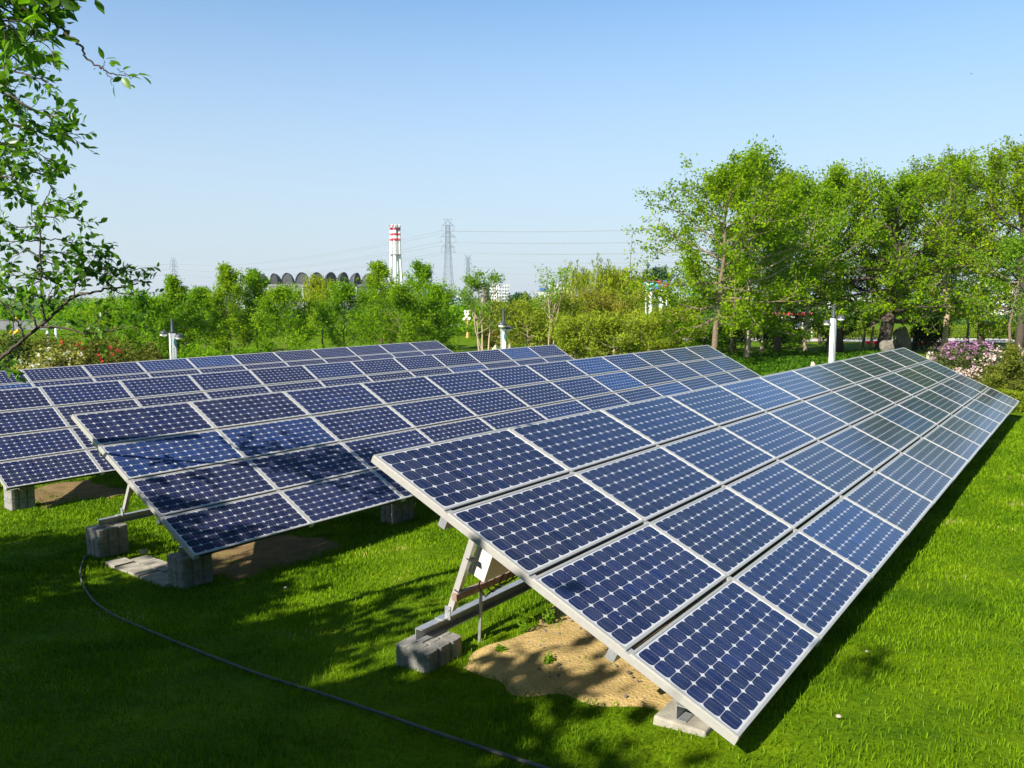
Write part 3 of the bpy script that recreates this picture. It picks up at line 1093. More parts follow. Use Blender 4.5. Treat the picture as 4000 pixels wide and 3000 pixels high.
def tree(name, x, y, H, spread, label, cat='tree', group=None, base=0.25, limbs=16, leaves=6000, lsize=0.14, leaf='leaf_big', bark='bark', seed=0,
         trunk_r=None, top=0.5, droop=0.0, sub=5, lean=(0, 0), stems=1, up=0.10, clus=0.20, aspect=0.55, elev=(0.15, 1.0), prof='round', trunk_name='trunk'):
    rs = np.random.RandomState(seed)
    z0 = g1(x, y) - 0.05
    root = empty(name, (x, y, z0 + 0.05), label, cat, group)
    tr = trunk_r or H * 0.014
    tb = MB()
    tips = []
    wts = []
    dirs = []
    for st in range(stems):
        off = rs.normal(size=2) * 0.12 * (stems > 1)
        sl_ = rs.normal(size=2) * 0.10 * (stems > 1)
        n = 9
        tz = np.linspace(0, H * 0.97, n)
        wob = np.cumsum(rs.normal(size=(n, 2)) * H * 0.011, 0)
        TX = x + off[0] + (lean[0] + sl_[0]) * tz + wob[:, 0]
        TY = y + off[1] + (lean[1] + sl_[1]) * tz + wob[:, 1]
        TP = np.stack([TX, TY, z0 + tz], 1)
        tb.tube(TP, np.interp(np.linspace(0, 1, n), [0, .05, .5, 1], [tr * 1.35, tr, tr * .62, tr * .12]), 7)
        for k in range(max(3, limbs // stems)):
            t = base + (0.97 - base) * (k + rs.uniform(0, 1)) / max(3, limbs // stems)
            az = k * 2.4 + rs.uniform(-.5, .5)
            u = (t - base) / (1 - base)
            if prof == 'round':
                pr = (0.45 + 0.55 * math.sin(math.pi * min(1, u * 0.85 + 0.18))) * (1 - 0.62 * max(0, u - 0.5) * 2 * (1 - top))
            elif prof == 'cone':
                pr = 1.0 - 0.8 * u
            else:
                pr = 0.6 + 0.4 * math.sin(math.pi * u)
            L = spread * pr * rs.uniform(0.72, 1.18)
            el = elev[0] + (elev[1] - elev[0]) * u + rs.uniform(-.15, .15)
            p0 = np.array([np.interp(t * H, tz, TP[:, c]) for c in range(3)])
            d = np.array([math.cos(az) * math.cos(el), math.sin(az) * math.cos(el), math.sin(el)])
            P = curve_pts(p0, d, L, 6, rs, 0.13, up - droop * 0.1)
            r0 = tr * (0.42 - 0.25 * u)
            tb.tube(P, np.linspace(r0, r0 * .2, 7), 5, cap=False)
            for j in range(sub):
                f = rs.uniform(0.3, 1.0)
                p1 = np.array([np.interp(f * 6, range(7), P[:, c]) for c in range(3)])
                d2 = (P[min(6, int(f * 6) + 1)] - P[int(f * 6 - 0.01)])
                d2 = d2 / (np.linalg.norm(d2) + 1e-9) + rs.normal(size=3) * 0.6
                L2 = L * rs.uniform(0.25, 0.5)
                P2 = curve_pts(p1, d2, L2, 3, rs, 0.15, up)
                tb.tube(P2, np.linspace(r0 * .35, r0 * .1, 4), 4, cap=False)
                for q2 in np.linspace(0.2, 1, 5):
                    tips.append([np.interp(q2 * 3, range(4), P2[:, c]) for c in range(3)])
                    wts.append(rs.uniform(0.3, 1.4))
                    dirs.append(P2[-1] - P2[0])
    tb.build(trunk_name, M[bark], root, smooth=True)
    tips = np.array(tips)
    dirs = np.array(dirs)
    wts = np.array(wts)
    idx = rs.choice(len(tips), leaves, p=wts / wts.sum())
    P = tips[idx] + rs.normal(size=(leaves, 3)) * clus * np.array([1, 1, 0.75])
    if droop > 0:
        # hanging strands below the tips
        hang = rs.rand(leaves) ** 1.2 * droop * H * 0.5
        cidx = rs.normal(size=(len(tips), 2)) * 0.15
        P[:, :2] = tips[idx][:, :2] + rs.normal(size=(leaves, 2)) * 0.05 + cidx[idx] + hang[:, None] * cidx[idx] * 0.5
        P[:, 2] = np.maximum(tips[idx][:, 2] - hang, z0 + 0.4)
        al = np.tile(np.array([0, 0, -1.0]), (leaves, 1))
        V, Fc = leaf_cards(P, rs, lsize, aspect, 0.0, along=al)
    else:
        P[:, 2] = np.maximum(P[:, 2], z0 + 0.12)
        V, Fc = leaf_cards(P, rs, lsize, aspect)
    fast_mesh('crown', V, Fc, M[leaf], root)
    return root


def shrub(name, x, y, rx, ry, H, label, cat='shrub', group=None, leaf='leaf_olive', n=2500, lsize=0.1, seed=0, blooms=None, nb=0, bsize=0.08, lumps=9, z0=None, stems=7, aspect=0.55, top_only=0.35):
    rs = np.random.RandomState(seed)
    z = g1(x, y) if z0 is None else z0
    root = empty(name, (x, y, z), label, cat, group)
    sb = MB()
    cs = []
    for k in range(lumps):
        a = rs.uniform(0, 6.28)
        r = math.sqrt(rs.rand()) * 0.75
        c = np.array([x + rx * r * math.cos(a), y + ry * r * math.sin(a), z + H * rs.uniform(0.32, 0.80) * (1 - 0.35 * r)])
        cs.append(c)
    for k in range(min(stems, lumps)):
        p0 = np.array([x + rs.normal() * 0.1 * rx, y + rs.normal() * 0.1 * ry, z - 0.03])
        mid = (p0 + cs[k]) / 2 + rs.normal(size=3) * 0.05 * H
        sb.tube([p0, mid, cs[k]], [0.022 * H + .006, .014 * H + .004, .004], 5)
    sb.build('stem', M['bark'], root)
    cs = np.array(cs)
    i = rs.randint(0, lumps, n)
    D = rs.normal(size=(n, 3))
    D /= np.linalg.norm(D, axis=1)[:, None]
    R = rs.rand(n) ** 0.5
    sc = np.array([rx * 0.5, ry * 0.5, H * 0.34])
    lr = rs.uniform(0.6, 1.1, lumps)
    P = cs[i] + D * R[:, None] * sc * lr[i][:, None]
    P[:, 2] = np.maximum(P[:, 2], z + 0.03)
    V, Fc = leaf_cards(P, rs, lsize, aspect)
    fast_mesh('foliage', V, Fc, M[leaf], root)
    if blooms:
        i = rs.randint(0, lumps, nb)
        D = rs.normal(size=(nb, 3))
        D[:, 2] = np.abs(D[:, 2]) + top_only
        D /= np.linalg.norm(D, axis=1)[:, None]
        C = cs[i] + D * sc * lr[i][:, None] * 1.03
        k = 9
        P = np.repeat(C, k, 0) + rs.normal(size=(nb * k, 3)) * bsize * 0.55
        V, Fc = leaf_cards(P, rs, bsize, 0.9)
        fast_mesh('blossom', V, Fc, M[blooms], root)
    return root


# ------------------------------------------------------------------ overhanging trees on the left
def hexleaf(bases, tips, rs, wid=0.5):
    """folded oval leaves from base to tip"""
    b = np.asarray(bases)
    t = np.asarray(tips)
    n = len(b)
    T = t - b
    L = np.linalg.norm(T, axis=1)[:, None]
    T = T / L
    N = rs.normal(size=(n, 3)) * 0.75 + np.array([0, 0, 1.0])
    N -= (N * T).sum(1)[:, None] * T
    N /= np.linalg.norm(N, axis=1)[:, None]
    B = np.cross(N, T)
    W = L * wid * rs.uniform(0.8, 1.15, (n, 1)) / 2
    fold = 0.22 * W
    V = np.empty((n, 8, 3))
    V[:, 0] = b
    V[:, 1] = b + T * L * 0.28 + B * W * 0.85 + N * fold
    V[:, 2] = b + T * L * 0.60 + B * W * 0.95 + N * fold
    V[:, 3] = t - N * L * 0.05
    V[:, 4] = b + T * L * 0.60 - B * W * 0.95 + N * fold
    V[:, 5] = b + T * L * 0.28 - B * W * 0.85 + N * fold
    V[:, 6] = b + T * L * 0.30
    V[:, 7] = b + T * L * 0.62
    o = np.arange(n)[:, None] * 8
    Fc = np.concatenate([o + np.array([[0, 6, 1, 1]]), o + np.array([[1, 6, 7, 2]]), o + np.array([[2, 7, 3, 3]]), o + np.array([[0, 5, 6, 6]]), o + np.array([[5, 4, 7, 6]]), o + np.array([[4, 3, 7, 7]])], 0)
    # split into triangles so every face has three corners
    tri = []
    for f in Fc.reshape(6, n, 4):
        if f[0][2] == f[0][3]:
            tri.append(f[:, :3])
        else:
            tri.append(f[:, [0, 1, 2]])
            tri.append(f[:, [0, 2, 3]])
    return V.reshape(-1, 3), np.concatenate(tri, 0)


def bough_tree(name, trunk_pts, trunk_r, boughs, label, leaf_len, seed, explicit=(), group=None, wid=0.5):
    """boughs: list of (list of (px, py, Y), radius, twig density, twig length)"""
    rs = np.random.RandomState(seed)
    b0 = trunk_pts[0]
    root = empty(name, b0, label, 'tree', group)
    tb = MB()
    tb.tube(trunk_pts, np.linspace(trunk_r, trunk_r * .55, len(trunk_pts)), 9)
    LB, LT = [], []
    for pts, r, dens, tl in boughs:
        P = np.array([at(*p) if len(p) == 3 else np.array(p[:3]) for p in pts])
        tt = np.linspace(0, len(P) - 1, 5 * (len(P) - 1) + 1)
        C = np.stack([np.interp(tt, range(len(P)), P[:, c]) for c in range(3)], 1)
        Ks = np.copy(C)
        for _ in range(2):
            Ks[1:-1] = (Ks[:-2] + Ks[1:-1] * 2 + Ks[2:]) / 4
        C = Ks + np.concatenate([[np.zeros(3)], rs.normal(size=(len(C) - 2, 3)) * 0.006, [np.zeros(3)]])
        tb.tube(C, np.linspace(r, r * 0.3, len(C)), 6)
        seg = np.linalg.norm(np.diff(C, axis=0), axis=1)
        cum = np.concatenate([[0], np.cumsum(seg)])
        Ltot = cum[-1]
        nt_ = int(Ltot * dens)
        for k in range(nt_):
            s = Ltot * (k + rs.rand()) / max(1, nt_)
            p = np.array([np.interp(s, cum, C[:, c]) for c in range(3)])
            j = min(len(C) - 2, np.searchsorted(cum, s) - 1)
            d = C[j + 1] - C[j]
            d = d / (np.linalg.norm(d) + 1e-9) * 0.8 + rs.normal(size=3) * 0.65 + np.array([0.1, -0.1, 0.1])
            L = tl * rs.uniform(0.5, 1.3)
            Q = curve_pts(p, d, L, 4, rs, 0.18, 0.02)
            tb.tube(Q, np.linspace(0.0035, 0.0012, 5), 4, cap=False)
            m = max(3, int(L / (leaf_len * 0.42)))
            for a in range(m):
                f = 0.15 + 0.85 * (a + 0.5) / m
                pb = np.array([np.interp(f * 4, range(5), Q[:, c]) for c in range(3)])
                dd = Q[-1] - Q[0]
                dd = dd / (np.linalg.norm(dd) + 1e-9)
                side = rs.normal(size=3)
                side -= side @ dd * dd
                side /= np.linalg.norm(side)
                ld = dd * 0.7 + side * 0.8 + np.array([0, 0, -0.12])
                ld /= np.linalg.norm(ld)
                ll = leaf_len * rs.uniform(0.65, 1.2)
                LB.append(pb)
                LT.append(pb + ld * ll)
    for (a, b, Y) in explicit:
        LB.append(at(a[0], a[1], Y))
        LT.append(at(b[0], b[1], Y + rs.uniform(-0.03, 0.03)))
    tb.build('trunk', M['barkdark'], root, smooth=True)
    V, Fc = hexleaf(np.array(LB), np.array(LT), rs, wid)
    fast_mesh('crown', V, Fc, M['leaf_near'], root)
    return root


def zc(x, y, k=0.3015):
    return (x * k, y * k)


YA = 4.6
sprig = [((1345, 770), (1275, 597)), ((1360, 765), (1515, 750)), ((1425, 780), (1570, 850)), ((1410, 812), (1500, 850)), ((1505, 880), (1560, 925)), ((1590, 905), (1695, 855)),
         ((1640, 990), (1790, 965)), ((1790, 968), (1980, 985)), ((1850, 985), (1965, 1092)), ((1590, 1000), (1695, 1157)), ((1580, 1000), (1455, 1060)), ((1690, 1095), (1750, 1142)), ((1475, 1112), (1490, 1272)),
         ((1280, 930), (1322, 970)), ((1245, 880), (1218, 900)), ((1530, 940), (1640, 930)), ((1700, 990), (1850, 1030)), ((820, 490), (1020, 550)), ((800, 480), (990, 500)), ((700, 500), (690, 655)), ((640, 320), (825, 328)), ((520, 440), (480, 545))]
expl = [(zc(*a), zc(*b), YA) for a, b in sprig]
main_twig = [(-260, -150), (0, 3), (166, 57), (229, 105), (289, 151), (320, 193), (341, 229), (389, 265), (422, 283), (470, 292)]
boN = [([(p[0], p[1], YA) for p in main_twig], 0.010, 1.2, 0.10),
       ([zc(1290, 880) + (YA,), zc(1350, 840) + (YA,), zc(1345, 775) + (YA,)], 0.003, 0, 0.05),
       ([zc(1370, 945) + (YA,), zc(1450, 1040) + (YA,), zc(1475, 1110) + (YA,)], 0.003, 0, 0.05),
       ([zc(1560, 970) + (YA,), zc(1660, 980) + (YA,), zc(1850, 985) + (YA,)], 0.003, 0, 0.05)]
for pts, d in (([(-260, -110), (-20, 10), (100, 90), (185, 180)], 9), ([(-260, 0), (-20, 40), (60, 90), (130, 150)], 9), ([(-260, -160), (60, -60), (180, -20), (270, 10)], 17), ([(-200, -160), (60, -20), (180, 20), (280, 40)], 17),
               ([(-200, -60), (0, -10), (90, 40), (160, 75)], 17), ([(-240, -40), (-80, 40), (0, 70), (60, 110)], 15), ([(-240, 60), (-100, 100), (-20, 110), (20, 130)], 12)):
    boN.append(([(p[0], p[1], YA + rg.uniform(-.25, .25)) for p in pts], 0.008, d * 1.7, 0.22))
gN = g1(-5.6, 3.4)
tN = [(-5.6, 3.4, gN - 0.05), (-5.5, 3.5, gN + 1.6), (-5.2, 3.8, gN + 3.0), (-4.4, 4.3, 1.15), tuple(at(-260, -130, YA))]
bough_tree('overhanging_tree', tN, 0.10, boN, 'near leafy bough reaching in at the top left corner, ending in a single thin sprig', 0.088, 4, expl, wid=0.46)

YB = 7.6
boM = []
for pts, d in (([(-160, 90), (60, 185), (150, 228)], 10), ([(-160, 210), (60, 280), (190, 318)], 13), ([(-160, 290), (60, 385), (150, 440), (240, 470)], 14), ([(-160, 440), (100, 495), (190, 530), (270, 522)], 16), ([(-160, 530), (80, 580), (200, 622)], 16),
               ([(-160, 600), (80, 645), (170, 690), (225, 660)], 14), ([(-160, 700), (40, 735), (100, 762)], 13), ([(-160, 360), (0, 420), (80, 440)], 16), ([(-160, 250), (0, 330), (60, 360)], 14), ([(-160, 470), (0, 560), (90, 560)], 16), ([(-160, 640), (0, 690), (60, 700)], 14)):
    boM.append(([(p[0], p[1], YB + rg.uniform(-.4, .4)) for p in pts], 0.012, d, 0.30))
YC = 8.6
low = [([(-330, 1560), (-120, 1480), (0, 1405), (85, 1330), (158, 1274), (220, 1215), (289, 1157), (350, 1143), (420, 1128), (488, 1121), (540, 1105)], 0.024, 0.6, 0.22),
       ([(158, 1276), (220, 1278), (298, 1292), (335, 1306), (430, 1296), (540, 1268)], 0.014, 4, 0.3),
       ([(176, 1258), (165, 1200), (158, 1107), (158, 926), (167, 800), (205, 730)], 0.015, 5, 0.25),
       ([(148, 1282), (120, 1220), (75, 1170), (30, 1120), (-30, 1080)], 0.012, 9, 0.3),
       ([(100, 1320), (60, 1240), (20, 1190), (-40, 1150)], 0.010, 8, 0.3)]
side = [[(166, 800), (220, 780), (300, 785)], [(162, 850), (240, 840), (330, 868)], [(160, 880), (70, 890), (-10, 860)], [(158, 940), (60, 940), (-30, 950)], [(158, 930), (260, 940), (345, 955)], [(158, 980), (250, 990), (380, 1005)],
        [(158, 1020), (250, 1040), (330, 1085)], [(158, 1060), (60, 1080), (-30, 1060)], [(158, 1100), (60, 1125), (-30, 1130)], [(158, 1080), (210, 1100), (270, 1140)], [(160, 1150), (80, 1180), (0, 1200)], [(289, 1157), (300, 1090), (330, 1060), (385, 1000)],
        [(300, 1100), (350, 1070), (430, 1040)], [(422, 1128), (418, 1060), (410, 1005)], [(420, 1090), (480, 1065), (535, 1052)], [(440, 1128), (490, 1150), (540, 1152)], [(500, 1118), (530, 1085), (545, 1100)], [(320, 1305), (380, 1250), (440, 1200)], [(160, 900), (120, 850), (130, 770)], [(158, 1010), (110, 970), (40, 1010)],
        [(210, 1225), (180, 1180), (200, 1130)], [(0, 1400), (30, 1440), (60, 1450)], [(430, 1296), (480, 1270), (560, 1230)]]
low += [([(p[0], p[1], YC + rg.uniform(-.25, .25)) for p in s_], 0.007, 15, 0.24) for s_ in side]
low = [([(p[0], p[1], p[2] if len(p) == 3 else YC) for p in pts], r, d * 1.25, L * 0.9) for pts, r, d, L in low]
gL = g1(-7.4, 8.2)
tL = [(-7.4, 8.2, gL - 0.05), (-7.3, 8.2, gL + 0.7), tuple(at(-330, 1560, YC))]
bough_tree('leaning_tree', tL, 0.09, low, 'low leaning tree at the left edge with a forked dark branch over the second array', 0.084, 6, wid=0.56)
gM = g1(-8.2, 6.6)
tM = [(-8.2, 6.6, gM - 0.05), (-8.0, 6.7, gM + 1.6), (-7.4, 7.1, gM + 3.2), (-6.9, 7.4, 1.3)]
rootM = [((-6.9, 7.4, 1.3), p[0][0]) for p in boM]
boM2 = [(b[0], b[1], b[2] * 1.7, b[3] * 0.72) for b in boM]
bough_tree('leafy_tree', tM, 0.11, boM2, 'dense leafy branches down the left edge below the top bough', 0.088, 8, wid=0.53)

# trees behind and beside the photographer that shade the foreground
for k, (cx, cy, hh, sp_, lv) in enumerate(((-5.6, -1.0, 3.4, 2.2, 30000), (-8.6, 1.9, 4.5, 2.3, 30000), (-4.4, -3.3, 4.3, 2.0, 20000), (-11.8, 3.8, 5.0, 2.5, 26000), (-7.4, -3.6, 5.9, 2.8, 20000), (-7.2, 0.5, 3.8, 2.3, 28000), (3.6, -4.6, 8.0, 3.4, 20000), (7.2, -3.0, 8.5, 3.4, 18000))):  # last two are added, unseen, to block sky light from the foreground
    st_ = tree('shade_tree', cx, cy, hh, sp_, ['leafy shade tree just left of the photographer', 'leafy shade tree beside the overhanging boughs, left of the view', 'leafy shade tree right behind the photographer', 'leafy shade tree farthest to the left of the view', 'tall leafy shade tree behind and left of the photographer', 'leafy shade tree between two others, left of the photographer', 'big leafy tree added to block sky light, behind the photographer on the right', 'big leafy tree added to block sky light, farthest right behind the photographer'][k],
         'tree', 'trees outside the view that shade the foreground', base=0.10, limbs=30, leaves=lv, lsize=0.22, leaf='leaf_mid', seed=60 + k, sub=7, clus=0.30, aspect=0.7, elev=(-0.05, 1.0), top=0.85)

    if k == 4:
        # a long twig with one clump of leaves sticking out of this crown
        rs_ = np.random.RandomState(5)
        tipP = np.array([-3.20, -1.36, 3.92])
        a_ = np.array([cx, cy, g1(cx, cy) + hh * 0.8])
        m = MB()
        m.tube([a_, (a_ + tipP) / 2 + np.array([0, 0, 0.25]), tipP], [0.02, 0.010, 0.004], 5)
        m.build('branch', M['bark'], st_)
        V, Fc = leaf_cards(tipP + rs_.normal(size=(70, 3)) * 0.085, rs_, 0.11)
        fast_mesh('leaf_clump', V, Fc, M['leaf_mid'], st_)

exec_bg = True
# ------------------------------------------------------------------ background trees
GR = 'tall trees on the right lawn'


def T(px, Y, ytop, spread_px, name, label, **k):
    spread_px *= 1.75 if name in ('young_tree', 'pine_tree', 'willow_tree') else 1.4
    x = colx(px, Y)
    H = (hz(ytop, Y) - g1(x, Y)) * (0.86 if name == 'broadleaf_tree' else 0.90)
    return tree(name, x, Y, H, spread_px / (F * 4000) * Y, label, **k)


big = dict(group=GR, base=0.23, limbs=30, leaves=19000, lsize=0.16, sub=10, clus=0.17, elev=(-0.42, 1.2), top=0.6, up=0.08)
T(2772, 41, 610, 235, 'broadleaf_tree', 'tall tree at the left end of the right-hand group, spreading branches against the sky', seed=1, trunk_r=0.17, **big)
T(2935, 43, 575, 215, 'broadleaf_tree', 'tall tree with a pale leaning trunk at the right end of the second array', seed=2, bark='barkpale', trunk_r=0.15, leaf='leaf_big2', **{k: v for k, v in big.items()})
T(3045, 50, 640, 190, 'broadleaf_tree', 'tall tree with a short thick trunk left of the right lamp column', seed=3, trunk_r=0.19, leaf='leaf_big3', **big)
T(3155, 46, 690, 200, 'broadleaf_tree', 'tree with a slim pale trunk directly left of the right lamp column', seed=4, bark='barkpale', trunk_r=0.11, leaf='leaf_big2', **big)
T(3290, 48, 650, 205, 'broadleaf_tree', 'tall tree with a thick dark trunk directly right of the right lamp column', seed=5, trunk_r=0.26, bark='barkdark', **big)
T(3475, 47, 690, 205, 'broadleaf_tree', 'tree with a very thick dark trunk before the grey boulder', seed=6, trunk_r=0.38, bark='barkdark', leaf='leaf_big2', **big)
T(3590, 52, 600, 190, 'broadleaf_tree', 'tall tree with a crown peak between the boulder and the dark bush', seed=7, trunk_r=0.17, leaf='leaf_big3', **big)
T(3725, 48, 565, 215, 'broadleaf_tree', 'tall tree with a reddish trunk left of the pink flowering shrub', seed=8, trunk_r=0.17, bark='barkpale', **big)
T(3850, 50, 590, 190, 'broadleaf_tree', 'tall tree behind the pink flowering shrub and the street lantern', seed=9, trunk_r=0.2, leaf='leaf_big2', **big)
T(3985, 44, 520, 230, 'broadleaf_tree', 'tallest tree, at the right edge of the photo', seed=10, trunk_r=0.22, bark='barkdark', leaf='leaf_big3', **big)
T(3960, 36, 900, 130, 'small_tree', 'small lime green tree at the right edge under the tall trees', group=GR, seed=12, leaf='leaf_lime', leaves=6000, lsize=0.12, limbs=18, base=0.42, elev=(-.1, 1.0), clus=.2)
T(2690, 62, 1010, 70, 'broadleaf_tree', 'smaller tree right of the coloured columns at the left foot of the tall group', group=GR, seed=13, leaf='leaf_big2', leaves=4000, lsize=0.15, limbs=16, base=0.3)
for k, (px, Y, yt, lab) in enumerate(((3385, 55, 830, 'thin young tree, first of the slim trunks right of the lamp column'), (3440, 58, 860, 'thin young tree, middle one of the slim trunks right of the lamp column'), (3408, 50, 900, 'thin young tree leaning slightly, between the slim trunks and the thick dark trunk'), (2860, 47, 820, 'slim tree between the two leftmost tall trees'), (2985, 46, 850, 'slim dark tree beside the pale leaning trunk'), (3215, 60, 880, 'slim tree behind the right lamp column'), (3660, 56, 850, 'slim tree behind the dark round bush'), (3790, 58, 900, 'slim tree behind the mauve blossoms'))):
    T(px, Y, yt, 95, 'slim_tree', lab, group=GR, seed=20 + k, leaves=3600, lsize=0.15, limbs=14, base=0.38, trunk_r=0.09, leaf='leaf_big' if k % 2 else 'leaf_big2', bark='bark' if k % 2 else 'barkpale')

GM = 'bright green young trees behind the arrays'
mid = dict(group=GM, base=0.07, limbs=26, leaves=10500, lsize=0.135, sub=9, clus=0.15, elev=(-0.1, 1.2), top=0.35, up=0.12)
for k, (px, Y, yt, spx, lab) in enumerate((
        (560, 44, 1170, 95, 'low green tree left of the left lamp column'),
        (690, 48, 1065, 48, 'green tree with a narrow spire in front of the left pylon'),
        (790, 52, 1130, 70, 'green tree right of the left lamp column, with gaps in its crown'),
        (880, 50, 1022, 62, 'tall green tree before the left end of the shell roof'),
        (1000, 52, 1045, 62, 'dense green tree left of the willow under the shell roof'),
        (1120, 47, 1128, 80, 'wide green tree close to the left of the small willow'),
        (1340, 50, 1122, 80, 'green tree right of the small willow, below the shells'),
        (1495, 54, 1010, 66, 'green tree with a tall sprout left of the striped chimney'),
        (1635, 54, 1010, 64, 'green tree with a forked top right of the striped chimney'),
        (1560, 48, 1130, 85, 'wide green tree at the foot of the striped chimney'),
        (1700, 50, 1120, 75, 'green tree at the right end of the group, left of the tall pylon'),
        (440, 46, 1215, 85, 'low green tree by the tip of the leaning branch'))):
    T(px, Y, yt, spx, 'young_tree', lab, seed=40 + k, leaf=('leaf_mid', 'leaf_big2', 'leaf_mid', 'leaf_big')[k % 4], **mid)
T(1890, 46, 1052, 75, 'sapling', 'lime sapling with several bare stems left of the middle lamp column', seed=55, group='saplings', leaf='leaf_lime', stems=4, base=0.32, limbs=20, leaves=4200, lsize=0.12, bark='barkpale', trunk_r=0.06, elev=(.4, 1.3), clus=.16)
T(2150, 44, 1028, 75, 'sapling', 'sparse twiggy sapling on slim stems in front of the white factory', seed=56, group='saplings', leaf='leaf_mid', stems=3, base=0.3, limbs=18, leaves=1700, lsize=0.11, bark='barkpale', trunk_r=0.05, elev=(.5, 1.3), clus=.14)
T(1255, 56, 1055, 55, 'willow_tree', 'small yellowish willow hanging before the shell roof', seed=57, group='willows', leaf='leaf_willow', leaves=7000, lsize=0.20, aspect=0.25, droop=0.55, base=0.45, limbs=18, elev=(.3, 1.1))
T(2400, 54, 1058, 92, 'willow_tree', 'broad yellow-green willow rising behind the pines', seed=58, group='willows', leaf='leaf_willow', leaves=13000, lsize=0.22, aspect=0.25, droop=0.5, base=0.4, limbs=26, elev=(.2, 1.1))
T(2270, 60, 1035, 48, 'willow_tree', 'thin airy willow with drooping tips left of the broad one', seed=59, group='willows', leaf='leaf_willow', leaves=3800, lsize=0.20, aspect=0.25, droop=0.4, base=0.5, limbs=16, elev=(.2, 1.1))
T(2475, 60, 1058, 40, 'willow_tree', 'yellow-green willow between the broad willow and the white columns', seed=66, group='willows', leaf='leaf_willow', leaves=4500, lsize=0.20, aspect=0.25, droop=0.45, base=0.45, limbs=16, elev=(.2, 1.1))
GPn = 'olive green pines behind the middle arrays'
pin = dict(group=GPn, base=0.16, limbs=26, leaves=10500, lsize=0.18, aspect=0.28, sub=8, clus=0.18, prof='flat', elev=(-0.1, 0.9), up=0.05)
for k, (px, Y, yt, spx, lf, lab) in enumerate((
        (2065, 46, 1228, 75, 'needle', 'pine with one straight pale stem right of the middle lamp column'),
        (2200, 47, 1205, 80, 'needle', 'pine with a leaning forked pale trunk by the corner of the third array'),
        (2330, 48, 1180, 75, 'needle_brown', 'brownish pine below the broad willow'),
        (2430, 50, 1205, 75, 'needle', 'olive pine left of the white columns'),
        (2540, 46, 1292, 75, 'needle', 'low dark pine before the white columns'),
        (2665, 50, 1215, 60, 'needle', 'pine between the white columns and the tall trees'),
        (2250, 43, 1290, 75, 'needle', 'low spreading pine just behind the end of the third array'),
        (2400, 42, 1290, 75, 'needle', 'low pine with a bare pale stump below the brownish pine'),
        (1985, 52, 1230, 70, 'needle_brown', 'brownish pine behind the middle lamp column'))):
    T(px, Y, yt, spx, 'pine_tree', lab, seed=80 + k, leaf=lf, bark='barkpale', trunk_r=0.09, **pin)
T(2035, 95, 1157, 55, 'distant_tree', 'blue-green distant tree right of the apartment towers', group='distant dark trees', seed=95, leaf='leaf_far', leaves=3000, lsize=0.3, base=0.2)
T(2585, 100, 1070, 85, 'distant_tree', 'dark green distant tree behind the coloured columns', group='distant dark trees', seed=96, leaf='leaf_far', leaves=5000, lsize=0.3, base=0.15)
T(2900, 90, 1000, 150, 'distant_tree', 'dark distant tree behind the trunks of the tall group', group='distant dark trees', seed=97, leaf='leaf_far', leaves=5000, lsize=0.3, base=0.15)

# far woods, one mass
def woods(name, label, x0, x1, Y, h, n, seed, leaf='leaf_far', size=0.6, depth=8):
    rs = np.random.RandomState(seed)
    X = rs.uniform(x0, x1, n)
    YY = Y + rs.uniform(0, depth, n)
    top = h * (0.65 + 0.25 * np.sin(X * 0.21 + seed) + 0.18 * np.sin(X * 0.57) + 0.1 * np.sin(X * 1.3))
    Z = gz(X, YY) + top * rs.rand(n) ** 0.7
    V, Fc = leaf_cards(np.stack([X, YY, Z], 1), rs, size)
    o = fast_mesh(name, V, Fc, M[leaf])
    tag(o, label, 'woods', kind='stuff')


woods('distant_woods', 'low strip of distant woods along the horizon', -120, 150, 135, 4.6, 26000, 5, 'leaf_far', 0.55, 14)
woods('thicket', 'dense green thicket closing off the park behind the young trees', -44, 16, 74, 3.3, 30000, 9, 'leaf_mid', 0.32, 10)
woods('roadside_bushes', 'green bushes beyond the road at the left', -75, -42, 112, 3.6, 9000, 6, 'leaf_mid', 0.4, 8)

# ------------------------------------------------------------------ shrubs
GS = 'shrubs behind the rearmost array'
for k, (px, Y, yt, spx, leaf, bl, nb, lab) in enumerate((
        (40, 31, 1330, 110, 'leaf_dark', None, 0, 'dark shrub at the left edge below the orange globes'),
        (125, 29, 1385, 85, 'leaf_yellow', 'bloom_white', 30, 'shrub sprinkled with pale yellow blossom at the left, above the array edge'),
        (230, 30, 1362, 80, 'leaf_yellow', 'bloom_white', 25, 'pale yellow blossoming shrub left of the red roses'),
        (190, 36, 1322, 120, 'leaf_olive', None, 0, 'brownish olive shrub below the road barrier'),
        (330, 33, 1335, 100, 'leaf_olive', 'bloom_red', 9, 'olive shrub with a few red roses at its foot'),
        (415, 31, 1375, 80, 'leaf_olive', 'bloom_red', 16, 'shrub with the brightest red roses, left of the left lamp column'),
        (520, 34, 1345, 90, 'leaf_olive', 'bloom_red', 4, 'olive shrub left beside the left lamp column'),
        (90, 42, 1300, 130, 'leaf_olive', None, 0, 'broad brown-green shrub behind the dark one at the left edge'),
        (360, 40, 1300, 130, 'leaf_olive', None, 0, 'broad brown-green shrub under the leaning branch'))):
    x = colx(px, Y)
    H = hz(yt, Y) - g1(x, Y)
    shrub('flowering_shrub' if bl else 'shrub', x, Y, spx / (F * 4000) * Y * 1.25, 1.3, H * 1.25, lab, 'shrub', GS, leaf, 2600, 0.13, 100 + k, bl, nb // 2, 0.09, lumps=14)
GU = 'green bushes under the background trees'
